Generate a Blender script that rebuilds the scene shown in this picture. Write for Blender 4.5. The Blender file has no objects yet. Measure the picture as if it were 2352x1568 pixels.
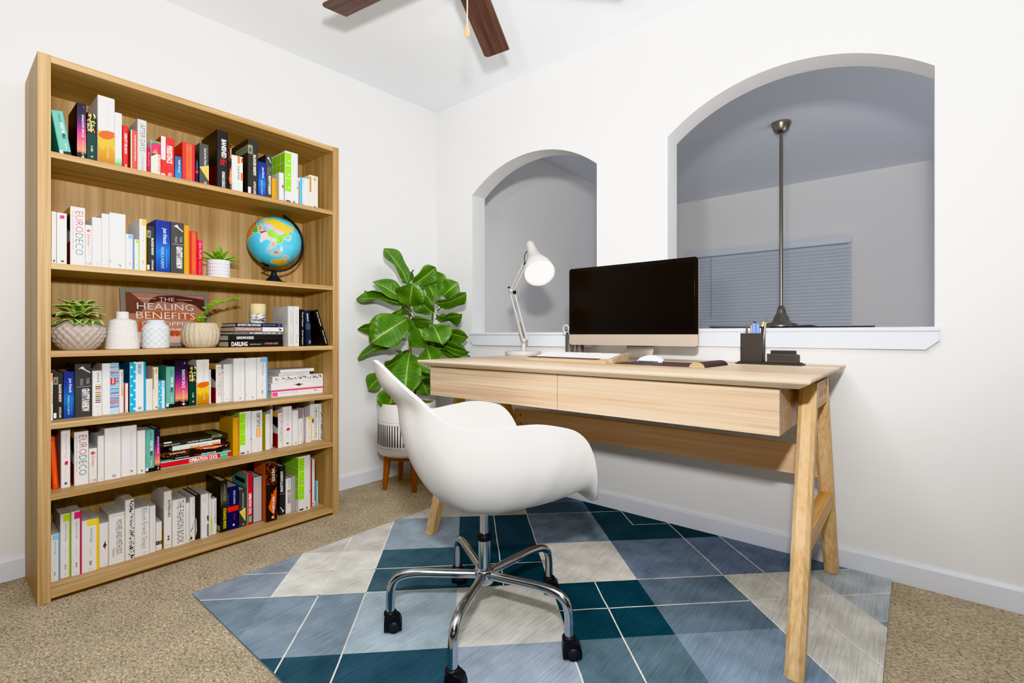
import bpy, math, random
from mathutils import Vector, Matrix
random.seed(7)
PI = math.pi
C = bpy.context.scene.collection
cos, sin, R_ = math.cos, math.sin, math.radians

# ------------------------------------------------------------------ materials
def lin(c):
    if isinstance(c, str):
        c = c.lstrip('#'); c = [int(c[i:i+2], 16)/255 for i in (0, 2, 4)]
    return tuple(((x/12.92) if x <= .04045 else ((x+.055)/1.055)**2.4) for x in c) + (1.,)
MATS = {}
def newmat(name):
    m = bpy.data.materials.new(name); m.use_nodes = True
    nt = m.node_tree; b = nt.nodes['Principled BSDF']
    return m, nt, b
def N(nt, t, **kw):
    n = nt.nodes.new(t)
    for k, v in kw.items():
        if k in n.inputs: n.inputs[k].default_value = v
        else: setattr(n, k, v)
    return n
def plain(col, rough=.45, metal=0., spec=.4, name=None, var=.04, scale=40., coat=0.):
    key = (col, rough, metal, spec, var, scale, coat)
    if key in MATS: return MATS[key]
    m, nt, b = newmat(name or 'paint_' + str(col).strip('#'))
    tc = N(nt, 'ShaderNodeTexCoord'); no = N(nt, 'ShaderNodeTexNoise', Scale=scale, Detail=3.)
    hs = N(nt, 'ShaderNodeHueSaturation'); hs.inputs['Color'].default_value = lin(col)
    mr = N(nt, 'ShaderNodeMapRange'); mr.inputs[3].default_value = 1-var; mr.inputs[4].default_value = 1+var
    nt.links.new(tc.outputs['Object'], no.inputs['Vector'])
    nt.links.new(no.outputs['Fac'], mr.inputs[0]); nt.links.new(mr.outputs[0], hs.inputs['Value'])
    nt.links.new(hs.outputs[0], b.inputs['Base Color'])
    b.inputs['Roughness'].default_value = rough; b.inputs['Metallic'].default_value = metal
    b.inputs['Specular IOR Level'].default_value = spec
    b.inputs['Coat Weight'].default_value = coat
    MATS[key] = m; return m
def wood(name, cols, axis, fine=70., along=1.6, rough=.42, bands=None, seed=0., spec=.3, contrast=1.):
    """streaky grain running along the given axis; bands = (axis, width, strength) glued boards"""
    m, nt, b = newmat(name); L = nt.links.new
    tc = N(nt, 'ShaderNodeTexCoord'); mp = N(nt, 'ShaderNodeMapping')
    sc = [fine]*3; sc[axis] = along; mp.inputs['Scale'].default_value = sc
    mp.inputs['Location'].default_value = (seed, seed*1.7, seed*.6)
    L(tc.outputs['Object'], mp.inputs['Vector'])
    n1 = N(nt, 'ShaderNodeTexNoise', Scale=1., Detail=5., Roughness=.62, Distortion=.35)
    L(mp.outputs[0], n1.inputs['Vector'])
    mp2 = N(nt, 'ShaderNodeMapping'); sc2 = [fine*.16]*3; sc2[axis] = along*.35; mp2.inputs['Scale'].default_value = sc2
    mp2.inputs['Location'].default_value = (seed+3, seed, seed)
    L(tc.outputs['Object'], mp2.inputs['Vector'])
    n2 = N(nt, 'ShaderNodeTexNoise', Scale=1., Detail=2., Distortion=1.2); L(mp2.outputs[0], n2.inputs['Vector'])
    add = N(nt, 'ShaderNodeMath', operation='MULTIPLY_ADD'); add.inputs[1].default_value = .6
    ms = N(nt, 'ShaderNodeMath', operation='MULTIPLY'); ms.inputs[1].default_value = .4
    L(n2.outputs['Fac'], ms.inputs[0]); L(n1.outputs['Fac'], add.inputs[0]); L(ms.outputs[0], add.inputs[2])
    fac = add.outputs[0]
    if bands:
        sp = N(nt, 'ShaderNodeSeparateXYZ'); L(tc.outputs['Object'], sp.inputs[0])
        dv = N(nt, 'ShaderNodeMath', operation='DIVIDE'); dv.inputs[1].default_value = bands[1]
        L(sp.outputs[bands[0]], dv.inputs[0])
        fl = N(nt, 'ShaderNodeMath', operation='FLOOR'); L(dv.outputs[0], fl.inputs[0])
        wn = N(nt, 'ShaderNodeTexWhiteNoise', noise_dimensions='1D'); L(fl.outputs[0], wn.inputs['W'])
        m2 = N(nt, 'ShaderNodeMath', operation='SUBTRACT'); m2.inputs[1].default_value = .5; L(wn.outputs['Value'], m2.inputs[0])
        m3 = N(nt, 'ShaderNodeMath', operation='MULTIPLY_ADD'); m3.inputs[1].default_value = bands[2]
        L(m2.outputs[0], m3.inputs[0]); L(fac, m3.inputs[2]); fac = m3.outputs[0]
    cr = N(nt, 'ShaderNodeValToRGB'); el = cr.color_ramp.elements
    lo, hi = .5-.17/contrast, .5+.17/contrast
    el[0].position = lo; el[0].color = lin(cols[0]); el[1].position = hi; el[1].color = lin(cols[2])
    e = el.new(.5); e.color = lin(cols[1])
    L(fac, cr.inputs[0]); L(cr.outputs[0], b.inputs['Base Color'])
    b.inputs['Roughness'].default_value = rough; b.inputs['Specular IOR Level'].default_value = spec
    bp = N(nt, 'ShaderNodeBump', Strength=.12, Distance=.001); L(n1.outputs['Fac'], bp.inputs['Height']); L(bp.outputs[0], b.inputs['Normal'])
    return m
def wallmat(name, col, bump=.06, scale=220., rough=.9):
    m, nt, b = newmat(name); L = nt.links.new
    tc = N(nt, 'ShaderNodeTexCoord'); no = N(nt, 'ShaderNodeTexNoise', Scale=scale, Detail=3.)
    L(tc.outputs['Object'], no.inputs['Vector'])
    bp = N(nt, 'ShaderNodeBump', Strength=bump, Distance=.003); L(no.outputs['Fac'], bp.inputs['Height']); L(bp.outputs[0], b.inputs['Normal'])
    b.inputs['Base Color'].default_value = lin(col); b.inputs['Roughness'].default_value = rough
    b.inputs['Specular IOR Level'].default_value = .15
    return m
def metalmat(name, col, rough):
    m, nt, b = newmat(name); L = nt.links.new
    b.inputs['Base Color'].default_value = lin(col); b.inputs['Metallic'].default_value = 1.
    tc = N(nt, 'ShaderNodeTexCoord'); no = N(nt, 'ShaderNodeTexNoise', Scale=60., Detail=2.); L(tc.outputs['Object'], no.inputs['Vector'])
    mr = N(nt, 'ShaderNodeMapRange'); mr.inputs[3].default_value = rough*.7; mr.inputs[4].default_value = rough*1.3
    L(no.outputs['Fac'], mr.inputs[0]); L(mr.outputs[0], b.inputs['Roughness'])
    return m
def rampmat(name, stops, scale=(1, 1, 1), nscale=6., rough=.5, detail=4., bump=0., coords='Object'):
    m, nt, b = newmat(name); L = nt.links.new
    tc = N(nt, 'ShaderNodeTexCoord'); mp = N(nt, 'ShaderNodeMapping'); mp.inputs['Scale'].default_value = scale
    L(tc.outputs[coords], mp.inputs['Vector'])
    no = N(nt, 'ShaderNodeTexNoise', Scale=nscale, Detail=detail, Roughness=.6); L(mp.outputs[0], no.inputs['Vector'])
    cr = N(nt, 'ShaderNodeValToRGB'); el = cr.color_ramp.elements
    el[0].position, el[0].color = stops[0][0], lin(stops[0][1]); el[1].position, el[1].color = stops[-1][0], lin(stops[-1][1])
    for p, c in stops[1:-1]:
        e = el.new(p); e.color = lin(c)
    L(no.outputs['Fac'], cr.inputs[0]); L(cr.outputs[0], b.inputs['Base Color']); b.inputs['Roughness'].default_value = rough
    b.inputs['Specular IOR Level'].default_value = .25
    if bump:
        bp = N(nt, 'ShaderNodeBump', Strength=bump, Distance=.004); L(no.outputs['Fac'], bp.inputs['Height']); L(bp.outputs[0], b.inputs['Normal'])
    return m
def attrmat(name, rough=.6, streak=None, bump=0., spec=.25, var=.25):
    """colour from the mesh's own face colours, broken up by noise"""
    m, nt, b = newmat(name); L = nt.links.new
    at = N(nt, 'ShaderNodeAttribute'); at.attribute_name = 'Col'
    col = at.outputs['Color']
    if streak:
        tc = N(nt, 'ShaderNodeTexCoord'); mp = N(nt, 'ShaderNodeMapping')
        mp.inputs['Rotation'].default_value = (0, 0, streak[0]); mp.inputs['Scale'].default_value = streak[1]
        L(tc.outputs['Object'], mp.inputs['Vector'])
        no = N(nt, 'ShaderNodeTexNoise', Scale=1., Detail=6., Roughness=.65, Distortion=.4); L(mp.outputs[0], no.inputs['Vector'])
        n3 = N(nt, 'ShaderNodeTexNoise', Scale=9., Detail=3.); L(tc.outputs['Object'], n3.inputs['Vector'])
        ad = N(nt, 'ShaderNodeMath', operation='MULTIPLY_ADD'); ad.inputs[1].default_value = .45; L(n3.outputs['Fac'], ad.inputs[0])
        m1 = N(nt, 'ShaderNodeMath', operation='MULTIPLY'); m1.inputs[1].default_value = .55; L(no.outputs['Fac'], m1.inputs[0]); L(m1.outputs[0], ad.inputs[2])
        mr = N(nt, 'ShaderNodeMapRange'); mr.inputs[1].default_value = .3; mr.inputs[2].default_value = .7
        mr.inputs[3].default_value = 1-var; mr.inputs[4].default_value = 1+var
        L(ad.outputs[0], mr.inputs[0])
        hs = N(nt, 'ShaderNodeHueSaturation'); L(col, hs.inputs['Color']); L(mr.outputs[0], hs.inputs['Value']); col = hs.outputs[0]
        if bump:
            bp = N(nt, 'ShaderNodeBump', Strength=bump, Distance=.002); L(no.outputs['Fac'], bp.inputs['Height']); L(bp.outputs[0], b.inputs['Normal'])
    L(col, b.inputs['Base Color']); b.inputs['Roughness'].default_value = rough; b.inputs['Specular IOR Level'].default_value = spec
    return m
def emit(name, col, strength):
    m, nt, b = newmat(name)
    b.inputs['Base Color'].default_value = lin(col); b.inputs['Emission Color'].default_value = lin(col); b.inputs['Emission Strength'].default_value = strength
    return m

# ------------------------------------------------------------------ mesh builder
class MB:
    def __init__(s): s.v = []; s.f = []; s.m = []; s.sm = []; s.mats = []
    def mi(s, mat):
        if mat not in s.mats: s.mats.append(mat)
        return s.mats.index(mat)
    def add(s, vs, fs, mat=None, smooth=False, M=None):
        o = len(s.v); k = s.mi(mat)
        for p in vs:
            p = Vector(p); s.v.append(M @ p if M else p)
        for f in fs: s.f.append([i+o for i in f]); s.m.append(k); s.sm.append(smooth)
        return s
    def box(s, x0, x1, y0, y1, z0, z1, mat=None, M=None):
        vs = [(x, y, z) for x in (x0, x1) for y in (y0, y1) for z in (z0, z1)]
        return s.add(vs, [(0, 1, 3, 2), (4, 6, 7, 5), (0, 4, 5, 1), (2, 3, 7, 6), (0, 2, 6, 4), (1, 5, 7, 3)], mat, False, M)
    def prism(s, poly, z0, z1, mat=None, M=None, smooth=False):
        n = len(poly)
        vs = [(x, y, z0) for x, y in poly] + [(x, y, z1) for x, y in poly]
        s.add(vs, [tuple(range(n-1, -1, -1)), tuple(range(n, 2*n))], mat, False, M)
        o = len(s.v)-2*n; k = s.mi(mat)
        for i in range(n):
            j = (i+1) % n; s.f.append([o+i, o+j, o+n+j, o+n+i]); s.m.append(k); s.sm.append(smooth)
        return s
    def lathe(s, prof, n=32, mat=None, M=None, smooth=True, rf=None):
        vs = []; fs = []
        for a, (r, z) in enumerate(prof):
            for i in range(n):
                t = 2*PI*i/n; rr = r if rf is None else r*rf(t, a/(len(prof)-1))
                vs.append((rr*cos(t), rr*sin(t), z))
        for a in range(len(prof)-1):
            for i in range(n):
                j = (i+1) % n; fs.append((a*n+i, a*n+j, (a+1)*n+j, (a+1)*n+i))
        return s.add(vs, fs, mat, smooth, M)
    def tube(s, pts, r, n=12, mat=None, M=None, cap=True):
        pts = [Vector(p) for p in pts]; rr = r if isinstance(r, (list, tuple)) else [r]*len(pts)
        vs = []; fs = []; up = None
        for i, p in enumerate(pts):
            t = (pts[min(i+1, len(pts)-1)]-pts[max(i-1, 0)]).normalized()
            if up is None: up = t.orthogonal().normalized()
            up = (up - t*up.dot(t)).normalized(); w = t.cross(up)
            for k in range(n):
                a = 2*PI*k/n; vs.append(p + (up*cos(a)+w*sin(a))*rr[i])
        for i in range(len(pts)-1):
            for k in range(n):
                j = (k+1) % n; fs.append((i*n+k, i*n+j, (i+1)*n+j, (i+1)*n+k))
        s.add(vs, fs, mat, True, M)
        if cap:
            o = len(vs); s.add(vs[:n], [tuple(range(n-1, -1, -1))], mat, False, M); s.add(vs[-n:], [tuple(range(n))], mat, False, M)
        return s
    def grid(s, rows, mat=None, smooth=True, closed=False, M=None):
        n = len(rows[0]); vs = [p for r in rows for p in r]; fs = []
        for i in range(len(rows)-1):
            for j in range(n if closed else n-1):
                k = (j+1) % n; fs.append((i*n+j, i*n+k, (i+1)*n+k, (i+1)*n+j))
        return s.add(vs, fs, mat, smooth, M)
def children_of(o): return [c for c in list(C.objects) if c.parent == o]
def obj(name, mb, mat=None, parent=None, loc=None, rot=None, local=False, bevel=0., bseg=2, weld=False):
    """link the builder as ONE mesh object; world coordinates unless local"""
    me = bpy.data.meshes.new(name)
    base = Vector((0, 0, 0))
    if not local:
        base = Vector(loc) if loc is not None else Vector((0, 0, 0))
        if parent is not None:
            base = Vector(parent.location) if parent.parent is None else Vector(parent.location)+Vector(parent.parent.location)
    me.from_pydata([v-base for v in mb.v], [], mb.f)
    for m in (mb.mats if mb.mats else [None]):
        me.materials.append(m or mat)
    for p, k, sm in zip(me.polygons, mb.m, mb.sm): p.material_index = k; p.use_smooth = sm
    me.update()
    o = bpy.data.objects.new(name, me); C.objects.link(o)
    if parent is not None: o.parent = parent
    elif not local: o.location = base
    if local and loc is not None: o.location = loc
    if rot is not None: o.rotation_euler = rot
    if bevel:
        b = o.modifiers.new('bevel', 'BEVEL'); b.width = bevel; b.segments = bseg; b.limit_method = 'ANGLE'; b.angle_limit = R_(40)
    return o
def thing(name, label, cat, loc=(0, 0, 0), rot=(0, 0, 0), group=None):
    o = bpy.data.objects.new(name, None); C.objects.link(o); o.location = loc; o.rotation_euler = rot
    o.empty_display_size = .05
    return tag(o, label, cat, group)
def tag(o, label, cat, group=None):
    o['label'] = label; o['category'] = cat
    if group: o['group'] = group
    return o
def struct(name, mb, mat=None, bevel=0.):
    o = obj(name, mb, mat, bevel=bevel); o['kind'] = 'structure'; return o
def dup(o, parent=None):
    c = o.copy(); C.objects.link(c); c.parent = parent
    for ch in children_of(o): dup(ch, c)
    return c
def facecol(o, fn):
    me = o.data; at = me.color_attributes.new('Col', 'FLOAT_COLOR', 'CORNER')
    for p in me.polygons:
        c = fn(p)
        for li in p.loop_indices: at.data[li].color = c
def bez(p0, p1, p2, p3, n):
    return [((1-t)**3*Vector(p0) + 3*(1-t)**2*t*Vector(p1) + 3*(1-t)*t*t*Vector(p2) + t**3*Vector(p3)) for t in [i/n for i in range(n+1)]]
def interp(tab, x):
    for (a, *va), (b, *vb) in zip(tab, tab[1:]):
        if a <= x <= b:
            t = (x-a)/(b-a) if b > a else 0; t = t*t*(3-2*t) if False else t
            return [p+(q-p)*t for p, q in zip(va, vb)]
    return list(tab[-1][1:])
def smoothtab(tab, x):
    """Catmull-Rom through the control rows"""
    n = len(tab)
    for i in range(n-1):
        a, b = tab[i][0], tab[i+1][0]
        if a <= x <= b:
            t = (x-a)/(b-a); P = [tab[max(i-1, 0)], tab[i], tab[i+1], tab[min(i+2, n-1)]]
            return [.5*((2*P[1][k]) + (-P[0][k]+P[2][k])*t + (2*P[0][k]-5*P[1][k]+4*P[2][k]-P[3][k])*t*t + (-P[0][k]+3*P[1][k]-3*P[2][k]+P[3][k])*t**3) for k in range(1, len(tab[0]))]
    return list(tab[-1][1:])
def text_mesh(body, bold=0., shear=0., res=2):
    """flat glyph polygons of a text in unit box: list of (x,y), faces"""
    cu = bpy.data.curves.new('lettering', 'FONT'); cu.body = body; cu.resolution_u = res; cu.offset = bold; cu.shear = shear; cu.fill_mode = 'FRONT'
    o = bpy.data.objects.new('lettering', cu); C.objects.link(o)
    dg = bpy.context.evaluated_depsgraph_get(); me = o.evaluated_get(dg).to_mesh()
    vs = [(v.co.x, v.co.y) for v in me.vertices]; fs = [tuple(p.vertices) for p in me.polygons]
    o.evaluated_get(dg).to_mesh_clear(); bpy.data.objects.remove(o); bpy.data.curves.remove(cu)
    if not vs: return [], []
    x0, x1 = min(v[0] for v in vs), max(v[0] for v in vs); y0, y1 = min(v[1] for v in vs), max(v[1] for v in vs)
    return [((x-x0)/(x1-x0 or 1), (y-y0)/(y1-y0 or 1)) for x, y in vs], fs
TXT = {}
def glyphs(body, bold=0., shear=0.):
    k = (body, bold, shear)
    if k not in TXT: TXT[k] = text_mesh(body, bold, shear)
    return TXT[k]

# ------------------------------------------------------------------ camera
cam = bpy.data.cameras.new('camera'); co = bpy.data.objects.new('camera', cam); C.objects.link(co)
co.location = (0, 0, 1.0); co.rotation_euler = (PI/2, 0, R_(39.698))
cam.sensor_width = 36.; cam.lens = 1113/2352*36; cam.shift_y = -16/2352; cam.clip_start = .05
bpy.context.scene.camera = co
sc = bpy.context.scene
sc.view_settings.view_transform = 'Khronos PBR Neutral'; sc.view_settings.look = 'None'; sc.view_settings.exposure = -.34

# ------------------------------------------------------------------ room
XL, YR, TH = -2.842, 2.511, .132
XN, YN = 2.2, -2.2          # the walls behind the camera
def zc(y): return 2.617+.037*y
M_wall = wallmat('wall_paint', '#ebebeb', .05)
M_ceil = wallmat('ceiling_paint', '#f3f6fa', .09, 120.)
M_trim = wallmat('trim_paint', '#e2e6ee', .0, 60., .45)
M_far = wallmat('far_room_paint', '#f4f2f0', .04)

def carpet():
    m, nt, b = newmat('carpet'); L = nt.links.new
    tc = N(nt, 'ShaderNodeTexCoord')
    mp = N(nt, 'ShaderNodeMapping'); mp.inputs['Scale'].default_value = (95, 150, 1); mp.inputs['Rotation'].default_value = (0, 0, R_(-32)); L(tc.outputs['Object'], mp.inputs['Vector'])
    n1 = N(nt, 'ShaderNodeTexNoise', Scale=1., Detail=4., Roughness=.7, Distortion=.8); L(mp.outputs[0], n1.inputs['Vector'])
    n2 = N(nt, 'ShaderNodeTexNoise', Scale=7., Detail=3.); L(tc.outputs['Object'], n2.inputs['Vector'])
    cr = N(nt, 'ShaderNodeValToRGB'); el = cr.color_ramp.elements
    el[0].position = .33; el[0].color = lin('#7a6c57'); el[1].position = .68; el[1].color = lin('#e6d9c2')
    e = el.new(.47); e.color = lin('#b9a98f')
    L(n1.outputs['Fac'], cr.inputs[0])
    mr = N(nt, 'ShaderNodeMapRange'); mr.inputs[1].default_value = .3; mr.inputs[2].default_value = .7; mr.inputs[3].default_value = .9; mr.inputs[4].default_value = 1.1; L(n2.outputs['Fac'], mr.inputs[0])
    hs = N(nt, 'ShaderNodeHueSaturation'); L(cr.outputs[0], hs.inputs['Color']); L(mr.outputs[0], hs.inputs['Value'])
    L(hs.outputs[0], b.inputs['Base Color']); b.inputs['Roughness'].default_value = 1.; b.inputs['Specular IOR Level'].default_value = .0
    bp = N(nt, 'ShaderNodeBump', Strength=.8, Distance=.008); L(n1.outputs['Fac'], bp.inputs['Height']); L(bp.outputs[0], b.inputs['Normal'])
    return m
struct('floor', MB().box(XL-.1, XN+.1, YN-.1, YR+TH, -.1, 0), carpet())
# ceiling with its slight slope, over both rooms
mb = MB(); vs = []
mb.add([(XL-.1, YN-.1, zc(YN)), (XN+.1, YN-.1, zc(YN)), (XN+.1, YR+.01, zc(YR)), (XL-.1, YR+.01, zc(YR)), (XL-.1, YN-.1, 2.9), (XN+.1, YN-.1, 2.9), (XN+.1, YR+.01, 2.9), (XL-.1, YR+.01, 2.9)],
       [(0, 1, 2, 3)[::-1], (4, 5, 6, 7), (0, 1, 5, 4), (2, 3, 7, 6), (1, 2, 6, 5), (3, 0, 4, 7)])
struct('ceiling', mb, M_ceil)
struct('wall_left', MB().box(XL-.1, XL, YN-.1, YR, 0, 2.9), M_wall)
struct('wall_back', MB().box(XL, XN, YN-.1, YN, 0, 2.9), wallmat('back_wall_paint', '#6b6763', .05))
struct('wall_near', MB().box(XN, XN+.1, YN-.1, YR, 0, 2.9), wallmat('near_wall_paint', '#6b6763', .05))
# right wall with two arched openings
def arch(x0, x1, z0, rise, n=24):
    w = (x1-x0)/2; R = (w*w+rise*rise)/(2*rise); cx = (x0+x1)/2; cz = z0+rise-R; a = math.asin(w/R)
    return [(cx+R*sin(t), cz+R*cos(t)) for t in [-a+2*a*i/n for i in range(n+1)]]
SILL = 1.012
OPEN = [(-2.457, -1.436, SILL, arch(-2.457, -1.436, 2.005, .185)), (-1.010, .062, 1.028, arch(-1.010, .062, 2.05, .192))]
mb = MB()
y0, y1 = YR, YR+TH; ZT = 2.9
def wq(pts):      # a wall polygon on both faces
    n = len(pts)
    mb.add([(x, y0, z) for x, z in pts], [tuple(range(n))], M_wall); mb.add([(x, y1, z) for x, z in pts], [tuple(range(n-1, -1, -1))], M_far)
xs = [XL-.1, OPEN[0][0], OPEN[0][1], OPEN[1][0], OPEN[1][1], XN+.1]
for a, b in ((xs[0], xs[1]), (xs[2], xs[3]), (xs[4], xs[5])): wq([(a, 0), (b, 0), (b, ZT), (a, ZT)])
M_rev = wallmat('reveal_paint', '#e3e3e4', .25, 260.)
for x0, x1, zs, arc in OPEN:
    wq([(x0, 0), (x1, 0), (x1, zs), (x0, zs)])
    for (xa, za), (xb, zb) in zip(arc, arc[1:]): wq([(xa, za), (xb, zb), (xb, ZT), (xa, ZT)])
    ring = [(x0, zs)] + arc + [(x1, zs)]
    rows = [[(x, y, z) for x, z in ring] for y in (y0, y1)]
    mb.grid([rows[0][0:2], rows[1][0:2]], M_rev, False); mb.grid([rows[0][1:-1], rows[1][1:-1]], M_rev, True); mb.grid([rows[0][-2:], rows[1][-2:]], M_rev, False)
    mb.add([(x0, y0, zs), (x1, y0, zs), (x1, y1, zs), (x0, y1, zs)], [(0, 1, 2, 3)], M_trim)
mb.add([(XN+.1, y0, 0), (XN+.1, y1, 0), (XN+.1, y1, ZT), (XN+.1, y0, ZT)], [(0, 1, 2, 3)], M_wall)
struct('wall_right', mb)
# sills with aprons
for k, (x0, x1, zs, arc) in enumerate(OPEN):
    s = .013; mb = MB()
    mb.box(x0-s, x1+s, YR-.026, YR+TH*.999, zs-.014, zs+.002)
    mb.prism([(x0-s, zs-.014), (x1+s, zs-.014), (x1+s, zs-.052), (x1-.028, zs-.088), (x0+.028, zs-.088), (x0-s, zs-.052)], 0, .019,
             M=Matrix(((1, 0, 0, 0), (0, 0, -1, YR), (0, 1, 0, 0), (0, 0, 0, 1))))
    struct('trim_%d' % (k+1), mb, M_trim, .002)
# baseboards
def base(name, pts, M=None):
    prof = [(0, 0), (.014, 0), (.014, .079), (.009, .088), (0, .088)]
    mb = MB(); (xa, ya), (xb, yb), (nx, ny) = pts
    rows = [[(x+nx*d, y+ny*d, z) for d, z in prof] for x, y in ((xa, ya), (xb, yb))]
    mb.grid(rows, None, False, True); mb.add(rows[0], [tuple(range(5))]); mb.add(rows[1], [(4, 3, 2, 1, 0)])
    struct(name, mb, M_trim)
base('baseboard_left', ((XL, YN), (XL, YR), (1, 0))); base('baseboard_right', ((XL+.014, YR), (XN, YR), (0, -1)))
base('baseboard_back', ((XL+.014, YN), (XN, YN), (0, 1))); base('baseboard_near', ((XN, YN+.014), (XN, YR-.014), (-1, 0)))

# ------------------------------------------------------------------ the taller room behind the arches
YF = 6.37
struct('wall_far_left', MB().box(XL-.1, XL, YR+TH, YF, -1.6, 2.9), M_far)
struct('wall_far_right', MB().box(3.2, 3.3, YR+TH, YF, -1.6, 2.9), M_far)
WX0, WX1, WZ0, WZ1 = -2.2, -.55, .42, 2.02
mb = MB()
for a, b, c, d in ((XL-.1, WX0, -1.6, 2.9), (WX1, 3.3, -1.6, 2.9), (WX0, WX1, -1.6, WZ0), (WX0, WX1, WZ1, 2.9)): mb.box(a, b, YF, YF+.12, c, d)
struct('wall_far', mb, M_far)
struct('wall_far_near', MB().box(XL-.1, 3.3, YR+.01, YR+TH, -1.6, -.1), M_far)
struct('ceiling_far', MB().box(XL-.1, 3.3, YR+TH, YF, 2.735, 2.9), wallmat('far_ceiling_paint', '#f2f5fb', .04))
struct('floor_far', MB().box(XL-.1, 3.3, YR+.01, YF+.1, -1.7, -1.6), plain('#8d8377', .6))
M_glass, nt, b_ = newmat('window_glass'); b_.inputs['Transmission Weight'].default_value = 1.; b_.inputs['Roughness'].default_value = .0; b_.inputs['Base Color'].default_value = (.75, .82, .9, 1)
w = struct('window_1', MB().box(WX0, WX1, YF+.06, YF+.066, WZ0, WZ1), M_glass)
mb = MB()
for a, b, c, d in ((WX0, WX0+.05, WZ0, WZ1), (WX1-.05, WX1, WZ0, WZ1), (WX0+.05, WX1-.05, WZ0, WZ0+.05), (WX0+.05, WX1-.05, WZ1-.05, WZ1), (WX0+.05, WX1-.05, 1.2, 1.24)): mb.box(a, b, YF+.04, YF+.09, c, d)
obj('window_frame', mb, M_trim, w)
# venetian blind
bl = thing('window_blind', 'pale blue-grey horizontal slat blind lowered over the window beyond the large arch', 'blind', (-1.38, YF-.03, 2.045))
BX0, BX1 = -2.23, -.512
M_blind = plain('#e6eaf0', .5, var=.02)
obj('headrail', MB().box(BX0, BX1, YF-.075, YF-.004, 1.987, 2.056), plain('#e6ebf4', .5, var=.02), bl, bevel=.004)
mb = MB(); z = 1.955
while z > .45:
    Mx = Matrix.Translation((0, YF-.035, z)) @ Matrix.Rotation(R_(56), 4, 'X')
    mb.box(BX0+.01, BX1-.004, -.024, .024, -.0014, .0014, M=Mx); z -= .0385
obj('slat_stack', mb, M_blind, bl)
obj('bottom_rail', MB().box(BX0+.01, BX1-.004, YF-.055, YF-.015, .43, .45), M_blind, bl)
obj('tilt_wand', MB().tube([(BX0+.26, YF-.08, 1.99), (BX0+.262, YF-.082, 1.2)], .004, 8), plain('#9fa9ba'), bl)

# ceiling fan of the far room: long rod, housing at sill height
M_nick = plain('#a39b92', .3, metal=.85, spec=.5, name='brushed_nickel', var=.03, scale=8.)
M_fblade = plain('#4a4540', .35, spec=.5)
fx, fy = -.84, 4.47
ff = thing('ceiling_fan', 'brushed nickel ceiling fan on a long rod, seen through the large arch', 'fan', (fx, fy, 1.05))
obj('canopy', MB().lathe([(0, 2.735), (.072, 2.735), (.074, 2.722), (.066, 2.705), (.058, 2.68), (.04, 2.655), (.016, 2.645), (0, 2.645)], 32, M=Matrix.Translation((fx, fy, 0))), M_nick, ff)
obj('rod', MB().tube([(fx, fy, 2.66), (fx, fy, 1.2)], .0135, 20), M_nick, ff)
obj('motor_housing', MB().lathe([(0, 1.235), (.02, 1.235), (.032, 1.2), (.036, 1.175), (.038, 1.17), (.05, 1.15), (.062, 1.115), (.078, 1.1), (.082, 1.098), (.12, 1.086), (.122, 1.06), (.1, 1.04), (.06, 1.03), (0, 1.03)], 40, M=Matrix.Translation((fx, fy, 0))), M_nick, ff)
def blade_mb(L0, L1, w0, w1, th, pitch, ang, c, z, notch=0.):
    mb = MB(); n = 10; rows = []
    Mx = Matrix.Translation((c[0], c[1], z)) @ Matrix.Rotation(ang, 4, 'Z') @ Matrix.Rotation(pitch, 4, 'X')
    poly = [(L0, -w0/2), (L1-.015, -w1/2), (L1-notch, -w1/2+.008)]
    poly += [(L1, w1/2-.02), (L1-.006, w1/2-.006), (L1-.02, w1/2), (L0, w0/2)]
    return mb.prism(poly, -th/2, th/2, M=Mx)
for k in range(5):
    a = R_(15+72*k)
    bo = obj('blade', blade_mb(.13, .62, .1, .13, .007, R_(-11), a, (fx, fy), 1.052), M_fblade, ff, bevel=.002)
    mb = MB().box(.06, .2, -.018, .018, -.003, .003, M=Matrix.Translation((fx, fy, 1.06)) @ Matrix.Rotation(a, 4, 'Z'))
    obj('blade_iron', mb, M_nick, bo)

# ------------------------------------------------------------------ ceiling fan of this room
hx, hy = -1.336, 1.279
M_wal = wood('walnut_blade', ('#3d2a26', '#5b4038', '#7a5a4e'), 0, 60., 2.2, .4, spec=.45)
M_bron = metalmat('dark_bronze', '#5a5048', .35)
fm = thing('ceiling_fan', 'dark walnut bladed ceiling fan overhead at the top edge of the photo', 'fan', (hx, hy, 2.45))
obj('canopy', MB().lathe([(0, 2.667), (.07, 2.667), (.07, 2.64), (.045, 2.615), (.016, 2.61), (0, 2.61)], 32, M=Matrix.Translation((hx, hy, 0))), M_bron, fm)
obj('rod', MB().tube([(hx, hy, 2.63), (hx, hy, 2.52)], .013, 14), M_bron, fm)
obj('motor_housing', MB().lathe([(0, 2.54), (.04, 2.535), (.1, 2.51), (.115, 2.48), (.11, 2.44), (.08, 2.41), (.05, 2.395), (0, 2.39)], 36, M=Matrix.Translation((hx, hy, 0))), M_bron, fm)
for k in range(5):
    a = R_(118.2+72*k)
    mb = blade_mb(.15, .682, .118, .134, .008, R_(-9), 0, (0, 0), 0, .012)
    bo = obj('blade', mb, M_wal, fm, local=True, loc=(0, 0, 0), rot=(0, 0, a), bevel=.002)
    obj('blade_iron', MB().box(.07, .23, -.02, .02, -.012, -.004), M_bron, bo, local=True)
ch = obj('pull_chain', MB().tube([(-1.306, 1.307, 2.42), (-1.306, 1.307, 2.175)], .0022, 8), plain('#d8c8a8', .4), fm)
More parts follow.
